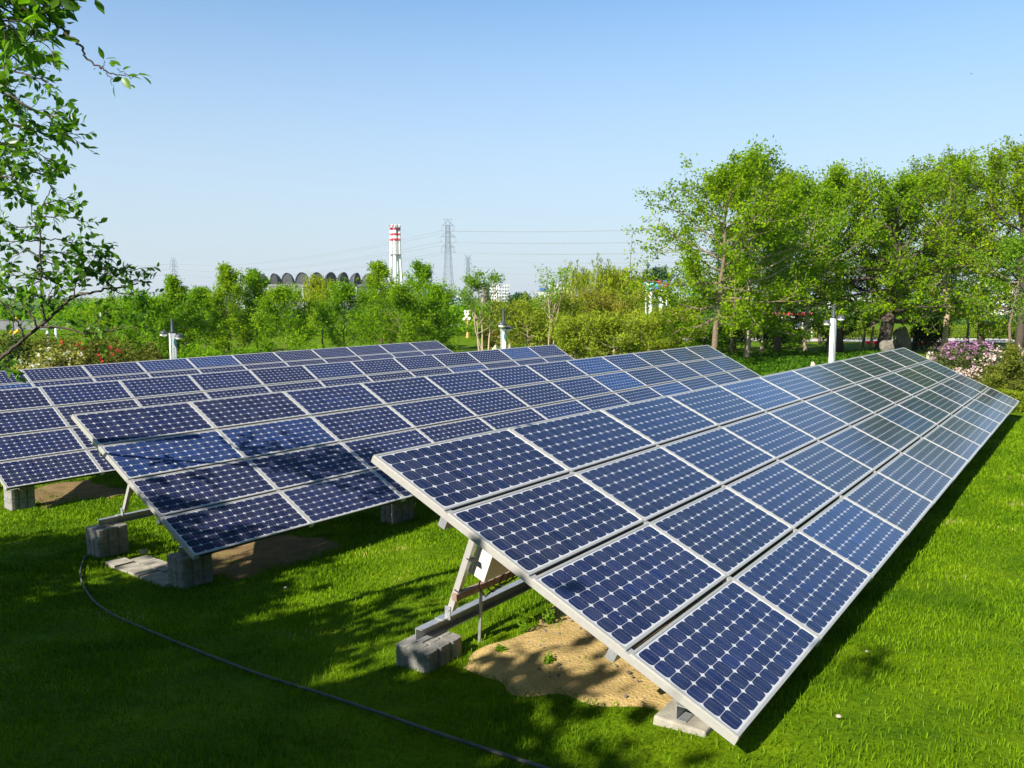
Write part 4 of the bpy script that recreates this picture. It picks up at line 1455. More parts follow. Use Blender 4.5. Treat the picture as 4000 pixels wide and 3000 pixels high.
for k, (px, Y, yt, spx, leaf, lab) in enumerate((
        (760, 40, 1340, 120, 'leaf_mid', 'low bright bush right of the left lamp column'),
        (960, 41, 1345, 130, 'leaf_mid', 'low bright bush under the dense green tree'),
        (1180, 42, 1335, 120, 'leaf_mid', 'low bush under the small willow'),
        (1400, 43, 1330, 120, 'leaf_mid', 'low bush under the green trees left of the chimney'),
        (1620, 44, 1325, 110, 'leaf_mid', 'low bush at the right end of the rearmost array'),
        (2000, 50, 1340, 70, 'leaf_mid', 'bright bush right beside the middle lamp column'),
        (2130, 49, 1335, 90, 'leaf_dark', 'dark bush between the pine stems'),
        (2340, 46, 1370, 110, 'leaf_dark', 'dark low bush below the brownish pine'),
        (2560, 48, 1335, 110, 'leaf_mid', 'bright low bush before the white columns'),
        (2690, 47, 1340, 70, 'leaf_mid', 'green bush at the top corner of the second array'))):
    x = colx(px, Y)
    H = max(0.5, hz(yt, Y) - g1(x, Y))
    shrub('bush', x, Y, spx / (F * 4000) * Y, 1.2, H, lab, 'bush', GU, leaf, 2600, 0.13, 130 + k, lumps=14)

for k, (px, Y, yt, spx, lab) in enumerate((
        (2870, 52, 1245, 75, 'dark bush behind the trunks at the left of the tall group'),
        (3000, 54, 1235, 80, 'dark bush behind the slim dark tree'),
        (3105, 53, 1262, 60, 'low dark bush left behind the right lamp column'),
        (2790, 50, 1290, 70, 'low dark bush at the foot of the leftmost tall tree'))):
    x = colx(px, Y)
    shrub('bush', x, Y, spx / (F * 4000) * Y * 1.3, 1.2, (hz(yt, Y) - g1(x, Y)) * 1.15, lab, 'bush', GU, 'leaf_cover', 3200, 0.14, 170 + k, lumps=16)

# right-hand flowering shrubs, thuja and hedge
def rshrub(px, Y, yt, spx, ry, name, lab, **k):
    x = colx(px, Y)
    return shrub(name, x, Y, spx / (F * 4000) * Y, ry, hz(yt, Y) - g1(x, Y), lab, **k)


rshrub(3795, 27, 1308, 150, 1.2, 'flowering_shrub', 'large shrub with mauve blossom clusters behind the far end of the nearest array', group='flowering shrubs on the right', leaf='leaf_dull', n=9000, lsize=0.085, seed=150, blooms='bloom_mauve', nb=150, bsize=0.065, lumps=26)
rshrub(3945, 26, 1350, 125, 1.1, 'flowering_shrub', 'shrub with pale pink blossom at the right edge', group='flowering shrubs on the right', leaf='leaf_dull', n=7000, lsize=0.085, seed=151, blooms='bloom_pink', nb=170, bsize=0.07, lumps=20)
rshrub(3800, 25, 1420, 75, 0.7, 'flowering_shrub', 'lower shrub with cream blossom in front of the mauve one', group='flowering shrubs on the right', leaf='leaf_olive', n=2500, lsize=0.08, seed=152, blooms='bloom_pink', nb=60, bsize=0.06, lumps=12)
tree('conifer_shrub', colx(3975, 23.5), 23.5, 1.55, 0.75, 'feathery yellow-green conifer shrub behind the clipped hedge', 'shrub', base=0.03, limbs=34, leaves=9000, lsize=0.10, aspect=0.3, leaf='leaf_thuja', seed=153, prof='cone', clus=0.07, elev=(0.5, 1.3), trunk_r=0.03)
tree('conifer_shrub', colx(3905, 24.2), 24.2, 0.95, 0.6, 'small drooping yellow-green conifer shrub left of the feathery one', 'shrub', base=0.03, limbs=30, leaves=6000, lsize=0.09, aspect=0.3, leaf='leaf_thuja', seed=154, prof='cone', clus=0.07, elev=(0.3, 1.2), trunk_r=0.03)


def hedge(name, p0, p1, wid, H, label, n, leaf='leaf_hedge', size=0.05, seed=1, group=None):
    rs = np.random.RandomState(seed)
    p0 = np.array(p0, float)
    p1 = np.array(p1, float)
    d = p1 - p0
    L = np.linalg.norm(d)
    d /= L
    nn = np.array([-d[1], d[0]])
    z0 = g1(*p0)
    root = empty(name, (*((p0 + p1) / 2), g1(*((p0 + p1) / 2))), label, 'hedge', group)
    m = MB()
    for k in range(int(L / 0.35)):
        q_ = p0 + d * (k * 0.35 + 0.15)
        z = g1(*q_)
        m.tube([(q_[0], q_[1], z - 0.03), (q_[0] + rs.normal() * .05, q_[1] + rs.normal() * .05, z + H * 0.85)], [0.015, 0.006], 5)
    m.build('stem', M['bark'], root)
    s = rs.rand(n) * L
    t = rs.uniform(-1, 1, n)
    u = rs.rand(n)
    face = rs.rand(n)
    t = np.where(face < 0.4, np.sign(t) * (1 - 0.12 * rs.rand(n)), t)
    u = np.where(face > 0.6, 1 - 0.10 * rs.rand(n), u)
    X = p0[0] + d[0] * s + nn[0] * t * wid / 2
    Y = p0[1] + d[1] * s + nn[1] * t * wid / 2
    Z = gz(X, Y) + 0.03 + u * H + 0.015 * np.sin(s * 5)
    V, Fc = leaf_cards(np.stack([X, Y, Z], 1), rs, size)
    fast_mesh('foliage', V, Fc, M[leaf], root)
    return root


hedge('clipped_hedge', (11.4, 22.3), (17.5, 18.0), 1.0, 0.50, 'clipped low yellow-green hedge past the far end of the nearest array', 26000, size=0.055)
hedge('clipped_hedge', (18, 70), (34, 68), 1.0, 0.8, 'low yellow-green hedge across the path behind the tall trees', 7000, size=0.16, seed=2)
hedge('clipped_hedge', (36, 72), (54, 69), 1.2, 0.9, 'low yellow-green hedge behind the red flower bed', 7000, size=0.16, seed=3)

x = colx(3640, 50)
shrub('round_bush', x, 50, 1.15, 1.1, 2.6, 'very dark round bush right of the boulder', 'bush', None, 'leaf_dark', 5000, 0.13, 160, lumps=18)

# ------------------------------------------------------------------ path, road, flower beds
def strip(name, pts, width, m, dz, label, kind='structure', cat=None):
    P = np.array(pts, float)
    tt = np.linspace(0, len(P) - 1, 12 * (len(P) - 1) + 1)
    C = np.stack([np.interp(tt, range(len(P)), P[:, c]) for c in range(2)], 1)
    T_ = np.gradient(C, axis=0)
    T_ /= np.linalg.norm(T_, axis=1)[:, None]
    Nn = np.stack([-T_[:, 1], T_[:, 0]], 1)
    rows = []
    cols = np.linspace(-0.5, 0.5, 5)
    for c in cols:
        Q = C + Nn * width * c
        rows.append(np.column_stack([Q, gz(Q[:, 0], Q[:, 1]) + dz]))
    V = np.stack(rows, 1).reshape(-1, 3)
    n = len(C)
    i, j = np.meshgrid(np.arange(n - 1), np.arange(4), indexing='ij')
    a = (i * 5 + j).ravel()
    Fc = np.stack([a, a + 5, a + 6, a + 1], 1)
    o = fast_mesh(name, V, Fc, m, smooth=True)
    tag(o, label, cat, kind=kind)
    return o


strip('path', [(14, 69), (24, 67.5), (36, 66.5), (52, 62), (70, 50)], 7.5, M['path'], 0.05, 'pale paved path behind the tall trees', cat='path')
strip('plaza', [(30, 46), (40, 42), (52, 36)], 5.0, M['path'], 0.06, 'pale grey paved area at the right edge', cat='paving')
strip('road', [(-90, 100), (-55, 102), (-20, 104), (10, 110)], 9, M['asphalt'], 0.08, 'grey road behind the shrubs on the left', cat='road')


def flowerbed(px0, px1, Y, d, label, seed):
    rs = np.random.RandomState(seed)
    n = 5000
    X = rs.uniform(colx(px0, Y), colx(px1, Y), n)
    YY = Y + rs.uniform(0, d, n)
    Z = gz(X, YY) + rs.uniform(0.02, 0.16, n)
    V, Fc = leaf_cards(np.stack([X, YY, Z], 1), rs, 0.13, 0.8)
    o = fast_mesh('flower_bed', V, Fc, M['bloom_red'])
    tag(o, label, 'flower bed', 'red flower beds', kind='stuff')


flowerbed(3425, 3490, 60, 1.6, 'small red flower bed left of the boulder', 1)
flowerbed(3545, 3790, 58, 2.2, 'long red flower bed between the boulder and the mauve shrub', 2)

def cover():
    rs = np.random.RandomState(44)
    n = 26000
    YY = rs.uniform(33, 47, n)
    X = np.interp(rs.rand(n), [0, 1], [2830, 3560])
    X = (X - 2000) / (F * 4000) * YY
    dens = np.sin(X * 0.9 + YY * 0.5) * np.sin(YY * 0.8 - X * 0.4)
    k = rs.rand(n) < 0.55 + 0.45 * dens
    X, YY, dens = X[k], YY[k], dens[k]
    Z = gz(X, YY) + 0.03 + rs.rand(len(X)) * (0.22 + 0.10 * dens)
    V, Fc = leaf_cards(np.stack([X, YY, Z], 1), rs, 0.15)
    o = fast_mesh('ground_cover', V, Fc, M['leaf_cover'])
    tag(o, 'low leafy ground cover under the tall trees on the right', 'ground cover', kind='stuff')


cover()

# road barrier and posts on the left
m = MB()
x0, x1 = colx(-150, 96), colx(470, 96)
zb = g1((x0 + x1) / 2, 96)
m.box(((x0 + x1) / 2, 96, zb + 0.55), ((x1 - x0) / 2, 0.15, 0.55))
m.box(((x0 + x1) / 2, 96, zb + 1.14), ((x1 - x0) / 2, 0.22, 0.04))
o = m.build('road_barrier', M['barrier'], None, ((x0 + x1) / 2, 96, zb))
tag(o, 'long low grey concrete barrier along the road at the left', 'barrier')
for k, (px, Y) in enumerate(((176, 62), (210, 72))):
    x = colx(px, Y)
    z = g1(x, Y)
    m = MB()
    m.lathe((x, Y, z), [(0.10, 0), (0.10, 0.95), (0.07, 1.05), (0.02, 1.08)], 10)
    b = m.build('bollard', M['white'], None, (x, Y, z))
    tag(b, ['white post below the forked branch, the nearer one', 'white post below the forked branch, the farther one'][k], 'post', 'white posts by the road')

# ------------------------------------------------------------------ lamp columns
def glyph(m, c, ax, up, n_, sz, rs, mi=0):
    """one upright written character made of short strokes"""
    for k in range(rs.randint(2, 4)):
        v = (k + 0.5) / 3 - 0.5
        m.box(c + up * v * sz * 0.9, (sz * rs.uniform(.30, .48), sz * 0.05, 0.0015), (ax, up, n_), mi)
    for k in range(rs.randint(1, 3)):
        v = rs.uniform(-.35, .35)
        m.box(c + ax * v * sz + n_ * 0.0006, (sz * 0.05, sz * rs.uniform(.3, .48), 0.0015), (ax, up, n_), mi)


def lamp_column(px, Y, ytop_box, ytop, rz, lamps, label, seed, emblem, rows):
    x = colx(px, Y, -1.5)
    z0 = g1(x, Y)
    zb, zt = hz(ytop_box, Y), hz(ytop, Y)
    root = empty('lamp_column', (x, Y, z0), label, 'street lamp', 'white lamp columns behind the arrays')
    rs = np.random.RandomState(seed)
    U = np.array([0, 0, 1.0])
    a = np.array([math.cos(rz), math.sin(rz), 0])
    b = np.array([-math.sin(rz), math.cos(rz), 0])
    hw = 0.118
    c = np.array([x, Y, 0])
    m = MB()
    m.box(c + U * ((z0 + zb) / 2), (hw - 0.008, hw - 0.008, (zb - z0) / 2), (a, b, U))
    m.box(c + U * (zb + 0.008), (hw + 0.004, hw + 0.004, 0.008), (a, b, U))
    m.build('column', M['dark'], root)
    for k, (nrm, tan) in enumerate(((-b, a), (-a, -b), (a, b), (b, -a))):
        m = MB()
        m.box(c + nrm * (hw - 0.004) + U * ((z0 + 0.06 + zb - 0.01) / 2), (hw - 0.036, (zb - z0 - 0.07) / 2, 0.007), (tan, U, nrm))
        p = m.build('white_panel', M['white'], root)
        m = MB()
        base = c + nrm * (hw + 0.0035)
        for (v0, cnt, sz, off) in rows[k % len(rows)]:
            for g_ in range(cnt):
                glyph(m, base + U * (zb - v0 - g_ * sz * 1.55) + tan * off, tan, U, nrm, sz, rs)
        if m.n:
            m.build('lettering', M['ink'], p)
        if emblem and k in (0, 2):
            m = MB()
            top, H_, Wd = zb - 0.10, 0.52, 0.10
            pts = []
            for t in np.linspace(0, 1, 12):
                pts.append(base + nrm * 0.001 + U * (top - H_ * t) + tan * (hw - 0.022 - Wd * math.sin(math.pi * t) ** 0.8))
            e0 = base + nrm * 0.001 + U * top + tan * (hw - 0.022)
            e1 = base + nrm * 0.001 + U * (top - H_) + tan * (hw - 0.022)
            allp = pts
            back = [q_ - nrm * 0.003 for q_ in allp]
            nn = len(allp)
            m.add(allp + back, [tuple(range(nn)), tuple(range(nn, 2 * nn))[::-1]] + [(i_, i_ + nn, (i_ + 1) % nn + nn, (i_ + 1) % nn) for i_ in range(nn)])
            m.build('emblem', M['teal'], p)
    m = MB()
    m.lathe(c + U * zb, [(0.085, 0.016), (0.075, 0.05), (0.045, (zt - zb) * .9), (0.045, (zt - zb) * .93), (0.062, (zt - zb) * .95), (0.06, (zt - zb) * .99), (0.02, (zt - zb))], 12)
    m.build('spire', M['dark'], root, smooth=True)
    for (dx, dy, lz, r) in lamps:
        lc = np.array([x + dx, Y + dy, lz])
        m = MB()
        m.lathe(lc, [(r, -0.012), (r * 1.02, 0.0), (r * 0.95, r * .32), (r * 0.72, r * .62), (r * 0.38, r * .80), (0.03, r * .85)], 18)
        m.tube([(x, Y, lz), tuple(lc)], 0.022, 6)
        hd = m.build('lamp_head', M['dark'], root, smooth=True)
        m = MB()
        m.lathe(lc, [(0.02, -r * .74), (r * .45, -r * .68), (r * .78, -r * .45), (r * .93, -0.014)], 18)
        m.build('lamp_shade', M['lampglass'], hd, smooth=True)
    return root


rowsR = [[(0.10, 6, 0.055, 0.0), (0.92, 7, 0.05, 0.0)], [(0.22, 6, 0.06, 0.0), (1.0, 6, 0.055, 0.0)]]
rowsM = [[(0.62, 4, 0.075, 0.0)], [(0.3, 5, 0.06, 0)]]
lamp_column(3254, 36, 1243, 1188, rad(47), [(-0.30, -0.05, hz(1262, 36), 0.155), (0.27, -0.16, hz(1243, 36), 0.17)], 'white lamp column at the right with writing on both visible sides, among the tall trees', 1, False, rowsR)
lamp_column(1967, 38, 1283, 1205, rad(6), [(-0.06, -0.34, hz(1269, 37.7), 0.195), (0.27, 0.14, hz(1284, 38), 0.17)], 'white lamp column in the middle, its dark spire clear of the leaves', 2, True, rowsM)
lamp_column(674, 33, 1301, 1246, rad(38), [(-0.36, 0.0, hz(1304, 33), 0.16), (0.30, -0.12, hz(1316, 33), 0.16)], 'white lamp column at the left with one bright and one grey side', 3, True, rowsM)

# lantern on a dark post at the right
x, Y = colx(3830, 52), 52
z = g1(x, Y)
zt = hz(1200, Y)
root = empty('street_lantern', (x, Y, z), 'dark post with a pale lantern head above the mauve shrub', 'street lamp')
m = MB()
m.lathe((x, Y, z), [(0.12, 0), (0.12, 0.3), (0.06, 0.4), (0.05, zt - z - 0.55)], 10)
m.build('post', M['dark'], root)
m = MB()
m.lathe((x, Y, zt - 0.55), [(0.10, 0), (0.19, 0.36)], 6)
m.build('lantern', M['lampglass'], root)
m = MB()
m.lathe((x, Y, zt - 0.19), [(0.30, 0), (0.24, 0.06), (0.06, 0.22), (0.02, 0.32)], 6)
m.build('lantern_roof', M['bwall2'], root)


def globe_lamp(px, Y, globes, label, gm, post='gold', r=0.14):
    x = colx(px, Y)
    z = g1(x, Y)
    root = empty('globe_lamp', (x, Y, z), label, 'street lamp', 'globe lamps in the park')
    zt = max(hz(g_[1], Y) for g_ in globes) - 0.1
    m = MB()
    m.lathe((x, Y, z), [(0.16, 0), (0.14, 0.35), (0.07, 0.5), (0.05, zt - z)], 10)
    for g_ in globes:
        gx, gz_ = colx(g_[0], Y), hz(g_[1], Y)
        m.tube([(x, Y, gz_ - 0.35), ((x + gx) / 2, Y, gz_ - 0.30), (gx, Y, gz_ - r * .8)], 0.025, 5)
    m.build('post', M[post], root)
    for g_ in globes:
        m = MB()
        m.sphere((colx(g_[0], Y), Y, hz(g_[1], Y)), r, 12)
        m.build('globe', M[gm], root, smooth=True)


globe_lamp(1826, 72, [(1817, 1216), (1830, 1216), (1819, 1227), (1829, 1226), (1822, 1238), (1834, 1245), (1813, 1247)], 'cluster of white globes on a gold post left of the lime sapling', 'lampglass')
globe_lamp(2033, 74, [(2016, 1229), (2022, 1233), (2028, 1238), (2047, 1229), (2042, 1233), (2037, 1238), (2029, 1251), (2037, 1251), (2028, 1259), (2038, 1260)], 'white globes in a V on a gold post right of the middle lamp column', 'lampglass', r=0.085)
globe_lamp(44, 70, [(55, 1245), (42, 1250), (30, 1273), (32, 1296), (62, 1292), (52, 1299)], 'cluster of orange globes behind the branches at the left edge', 'yellowglobe', 'dark', 0.16)
globe_lamp(718, 58, [(717, 1251), (714, 1263), (722, 1297)], 'yellow globes right of the left lamp column', 'yelglobe', 'dark', 0.1)
globe_lamp(2205, 70, [(2204, 1242), (2238, 1244), (2155, 1231)], 'yellow globes among the pines', 'yelglobe', 'dark', 0.1)

# ------------------------------------------------------------------ coloured column sculptures
GCOL = 'white columns with coloured pipes on top'
palettes = {'teal': (0.05, 0.42, 0.40), 'blue': (0.05, 0.12, 0.42), 'redp': (0.60, 0.06, 0.07), 'cream': (0.72, 0.62, 0.30)}
for k_, v_ in palettes.items():
    M[k_] = mat(k_ + '_pipe', v_, 0.45)
for k, (px, ytop, wpx, Y, cols, lab) in enumerate((
        (2524, 1154, 8, 88, ('cream', 'cream'), 'slender white column at the left of the coloured group, yellowish pipes on top'),
        (2542, 1139, 15, 84, ('teal', 'teal', 'cream'), 'white column topped by teal pipes'),
        (2575, 1153, 10, 90, ('redp',), 'partly hidden white column behind the red-topped one'),
        (2585, 1133, 16, 82, ('redp', 'redp', 'blue'), 'widest white column, topped by red pipes'),
        (2607, 1154, 12, 86, ('blue', 'blue'), 'white column topped by blue pipes'),
        (2702, 1158, 10, 88, ('teal', 'teal'), 'white column standing apart at the right, under teal pipes'))):
    x = colx(px, Y)
    z = g1(x, Y)
    zt = hz(ytop, Y)
    r = wpx / (F * 4000) * Y / 2
    root = empty('pipe_column', (x, Y, z), lab, 'column sculpture', GCOL)
    m = MB()
    nd = 4
    m.lathe((x, Y, z), [(r * 1.2, 0), (r * 1.2, .25), (r, .27)] + sum([[(r, (zt - z) * (i_ + 1) / nd - .03), (r * .93, (zt - z) * (i_ + 1) / nd - .02), (r * .93, (zt - z) * (i_ + 1) / nd), (r, (zt - z) * (i_ + 1) / nd + .01)] for i_ in range(nd)], []), 14)
    m.build('column', M['white'], root, smooth=False)
    rs = np.random.RandomState(200 + k)
    for c_ in cols:
        m = MB()
        for j in range(7):
            p = np.array([x + rs.uniform(-.55, .55), Y + rs.uniform(-.5, .5), zt + rs.uniform(0.1, 0.85)])
            m.tube([(x, Y, zt), tuple((p + np.array([x, Y, zt])) / 2 + np.array([0, 0, .1])), tuple(p)], 0.03, 5)
            d = rs.normal(size=3)
            d /= np.linalg.norm(d)
            m.tube([p - d * 0.16, p + d * 0.16], 0.115, 10)
        m.build('coloured_pipes', M[c_], root)

# ------------------------------------------------------------------ kiosk, rocks
x, Y = colx(3195, 66), 71.5
z = g1(x, Y)
root = empty('kiosk', (x, Y, z), 'low white booth with a red roof edge behind the right lamp column', 'kiosk')
m = MB()
m.box((x, Y, z + 1.0), (1.4, 0.8, 1.0))
m.build('wall', M['bwall'], root)
m = MB()
m.box((x, Y, z + 2.08), (1.55, 0.95, 0.08))
m.build('roof', M['red'], root)
for k in range(3):
    m = MB()
    m.box((x - 0.9 + k * 0.9, Y - 0.802, z + 1.25), (0.34, 0.012, 0.35))
    m.build('window', M['win'], root)


def rock(px, Y, ytop, wpx, label, m_, seed, dep=0.6, name='boulder'):
    rs = np.random.RandomState(seed)
    x = colx(px, Y)
    z = g1(x, Y)
    H = hz(ytop, Y) - z
    R = wpx / (F * 4000) * Y / 2
    mb = MB()
    n, mrow = 14, 9
    V, Fc = [], []
    for i in range(mrow + 1):
        th = math.pi * i / mrow
        for k in range(n):
            ph = 2 * math.pi * k / n
            rr = 1 + 0.22 * math.sin(2 * ph + seed * 1.7 + 1.5 * math.cos(th)) * math.sin(th) + 0.16 * math.sin(3 * ph + 4 * th + seed * 2) * math.sin(th) + 0.10 * math.sin(2.5 * th + seed) + rs.uniform(-.05, .05)
            V.append((x + R * rr * math.sin(th) * math.cos(ph), Y + R * dep * rr * math.sin(th) * math.sin(ph), z + H * 0.42 - H * 0.58 * rr * math.cos(th)))
    for i in range(mrow):
        for k in range(n):
            k2 = (k + 1) % n
            Fc.append((i * n + k, i * n + k2, (i + 1) * n + k2, (i + 1) * n + k))
    mb.add(V, Fc)
    o = mb.build(name, M[m_], None, (x, Y, z))
    tag(o, label, 'rock', 'rocks on the lawn')


rock(3530, 49, 1282, 62, 'big grey boulder between the thick dark trunk and the dark bush', 'rock', 1)
rock(3475, 44, 1330, 50, 'rough brown stone at the foot of the thick dark trunk', 'rock', 2)
rock(3648, 36, 1370, 34, 'rounded white stone right of the top corner of the nearest array', 'rockpale', 3)
rock(1935, 44, 1345, 28, 'pale stone left of the middle lamp column', 'rockpale', 4)
rock(1990, 44, 1340, 10, 'narrow pale stone right of the middle lamp column', 'rockpale', 5)
rock(3185, 31, 1417, 26, 'flat pale stone showing above the top edge of the nearest array', 'rockpale', 6)

# ------------------------------------------------------------------ far structures
def Z(py, Y):
    return hz(py, Y)


# striped chimney of four flues
Y = 800
x = colx(1546, Y)
z = g1(x, Y)
zt = Z(877, Y)
root = empty('chimney', (x, Y, z), 'tall white chimney of several flues with red bands near its top', 'chimney')
Hh = zt - z
px_m = Y / (F * 4000)
for k, (dx, dy, rr) in enumerate(((-3.7, 1.5, 1.55), (0.0, -2.0, 1.8), (3.8, 1.0, 1.5), (0.8, 4.0, 1.5))):
    P, R_, mi = [], [], []
    zs = [z, z + Hh * .35, z + Hh * .62, Z(943, Y), zt - 2.6]
    fl = MB()
    spread_ = [1.75, 1.35, 1.08, 1.0, 1.0]
    fl.tube([(x + dx * s_, Y + dy * s_, q_) for s_, q_ in zip(spread_, zs)], [rr * 1.15, rr * 1.05, rr, rr, rr], 14)
    f = fl.build('flue', M['whitec'], root, smooth=True)
    for (y0, y1) in ((891, 899), (911, 920), (931, 941)):
        b_ = MB()
        b_.lathe((x + dx, Y + dy, 0), [(rr + 0.05, Z(y1, Y)), (rr + 0.05, Z(y0, Y))], 14)
        b_.build('red_band', M['red'], f, smooth=True)
    for j in range(5):
        b_ = MB()
        q_ = 2 * math.pi * j / 5
        b_.tube([(x + dx + math.cos(q_) * rr * .8, Y + dy + math.sin(q_) * rr * .8, zt - 2.7), (x + dx + math.cos(q_) * rr * .8, Y + dy + math.sin(q_) * rr * .8, zt + rg.uniform(-.3, .3))], 0.5, 6)
        b_.build('crown_tooth', M['red'] if j % 2 else M['whitec'], f)
for zz, hw in ((Z(891, Y), 5.2), (Z(996, Y), 5.6)):
    m = MB()
    m.lathe((x + .2, Y + 1, zz), [(hw, 0), (hw, .7)], 16)
    m.build('gallery', M['lattice'], root)


def pylon(px, Y, ytop, label, horns=False, rz=0.35):
    x = colx(px, Y)
    z = g1(x, Y)
    H = Z(ytop, Y) - z
    k = H / 41.7
    root = empty('pylon', (x, Y, z), label, 'pylon', 'steel lattice pylons')
    ca, sa = math.cos(rz), math.sin(rz)

    def W(u, v, h):
        return (x + (u * ca - v * sa) * k, Y + (u * sa + v * ca) * k, z + h * k)
    th = 0.135 * max(1, Y / 550)
    lv = [(0, 3.1), (5, 2.75), (9.5, 2.35), (13, 2.05), (16.6, 1.75), (19.9, 1.5), (23.5, 1.36), (27, 1.22), (29, 1.15), (31.5, 1.05), (33.7, .98), (36.2, .92), (38.8, .85)]
    m = MB()
    for (h0, w0), (h1, w1) in zip(lv[:-1], lv[1:]):
        cs0 = [(-w0, -w0), (w0, -w0), (w0, w0), (-w0, w0)]
        cs1 = [(-w1, -w1), (w1, -w1), (w1, w1), (-w1, w1)]
        for a in range(4):
            b = (a + 1) % 4
            m.beam(W(*cs0[a], h0), W(*cs1[a], h1), th * 1.3)
            m.beam(W(*cs0[a], h0), W(*cs1[b], h1), th * .7)
            m.beam(W(*cs0[b], h0), W(*cs1[a], h1), th * .7)
            m.beam(W(*cs1[a], h1), W(*cs1[b], h1), th * .7)
    for h, wd in ((16.6, 2.1), (19.9, 2.2), (23.5, 1.9)):
        m.beam(W(-wd, 0, h), W(wd, 0, h), th)
    m.build('lattice_body', M['lattice'], root)
    ends = []
    for h, wd in ((38.8, 2.7), (33.7, 3.5), (29.0, 2.95)):
        for sgn in (-1, 1):
            m = MB()
            m.beam(W(0, .8, h), W(sgn * wd, 0, h), th)
            m.beam(W(0, -.8, h), W(sgn * wd, 0, h), th)
            m.beam(W(0, 0, h + 2.3), W(sgn * wd, 0, h), th)
            for t in (.35, .65):
                m.beam(W(sgn * wd * t, 0, h), W(sgn * wd * (t - .0), 0, h + 2.3 * (1 - t)), th * .6)
            arm = m.build('cross_arm', M['lattice'], root)
            m = MB()
            for o_ in (-.35, .35):
                m.beam(W(sgn * wd + o_, 0, h), W(sgn * wd + o_, 0, h - 2.5), th * .7)
            m.beam(W(sgn * wd - .5, 0, h - 2.5), W(sgn * wd + .5, 0, h - 2.5), th * 1.4)
            m.build('insulator', M['lattice'], arm)
            ends.append(np.array(W(sgn * wd, 0, h - 2.5)))
    m = MB()
    if horns:
        for sgn in (-1, 1):
            m.beam(W(0, 0, 38.8), W(sgn * 3.2, 0, 41.7), th)
            m.beam(W(sgn * .9, 0, 38.8), W(sgn * 3.2, 0, 41.7), th)
    else:
        m.beam(W(-1.8, 0, 41.7), W(1.8, 0, 41.7), th)
        for sgn in (-1, 1):
            m.beam(W(sgn * 1.8, 0, 41.7), W(sgn * .5, 0, 38.8), th)
            m.beam(W(0, 0, 41.7), W(sgn * .9, 0, 38.8), th)
    m.build('peak', M['lattice'], root)
    return ends


e1 = pylon(1752, 400, 856, 'tallest lattice pylon right of the striped chimney')
e2 = pylon(1829, 757, 995, 'smaller pylon with a horned top right of the tallest one', True)
e3 = pylon(683, 825, 1008, 'distant pylon at the left above the narrow green spire')

ARMN = ['top left', 'top right', 'middle left', 'middle right', 'lower left', 'lower right']


def wires(A, B, sag, lab, r, n=28):
    for k, (a, b) in enumerate(zip(A, B)):
        t = np.linspace(0, 1, n)[:, None]
        P = np.asarray(a) * (1 - t) + np.asarray(b) * t
        P[:, 2] -= sag * 4 * t[:, 0] * (1 - t[:, 0])
        m = MB()
        m.tube(P, r, 4)
        for f in (0.32, 0.62):
            p = P[int(n * f)]
            m.sphere(p - np.array([0, 0, .1]), r * 4, 6)
        o = m.build('power_line', M['wire'], None, P[0])
        tag(o, lab % ARMN[k], 'power line', 'overhead power lines')


xr, Yr = colx(3350, 330), 330
eR = [p - e1[0] + np.array([xr, Yr, e1[0][2]]) for p in e1]
wires(e1, eR, 2.2, 'thin power line from the %s arm of the tallest pylon to the right', 0.05)
wires(e1, e3, 7, 'thin power line from the %s arm of the tallest pylon to the left', 0.05)
eL = [p - e3[0] + np.array([colx(-1500, 1000), 1000, e3[0][2] - 6]) for p in e3]
wires(e3, eL, 9, 'faint power line leaving the left pylon from its %s arm', 0.09)
eR2 = [p - e2[0] + np.array([colx(3600, 620), 620, e2[0][2]]) for p in e2]
wires(e2, eR2, 4, 'faint power line from the %s arm of the horned pylon', 0.07)

# stadium hall with a row of shells on its roof
Y = 420
xc = colx(1180, Y)
z = g1(xc, Y)
zr = Z(1110, Y)
root = empty('stadium_hall', (xc, Y, z), 'wide hall with a row of dark shell-shaped roof fins above the trees', 'building')
sc = Y / (F * 4000)
m = MB()
nn = 40
RX, RY = 300 * sc, 18
m.lathe((0, 0, 0), [(1, z), (1, zr - 1.2), (1.02, zr - 1.2), (1.02, zr)], nn)
V = m.v[0]
V[:, 0] = xc + V[:, 0] * RX
V[:, 1] = Y + 20 + V[:, 1] * RY
m.build('wall', M['hall'], root)
m = MB()
for k in range(13):
    a = math.pi * (1 + (k + .5) / 13)
    m.beam((xc + math.cos(a) * RX * 1.01, Y + 20 + math.sin(a) * RY * 1.01, z), (xc + math.cos(a) * RX * 1.01, Y + 20 + math.sin(a) * RY * 1.01, zr - 1.0), 0.7)
m.build('pillars', M['bwall2'], root)
shells = [(906, 1072, 50, -70), (946, 1068, 55, -60), (1058, 1067, 50, -42), (1113, 1065, 56, -22), (1173, 1063, 58, -5), (1232, 1063, 56, 10), (1288, 1062, 54, 45), (1337, 1062, 50, 60), (1386, 1064, 50, 70), (1430, 1066, 48, 76), (1460, 1068, 40, 80), (1003, 1068, 50, -50)]
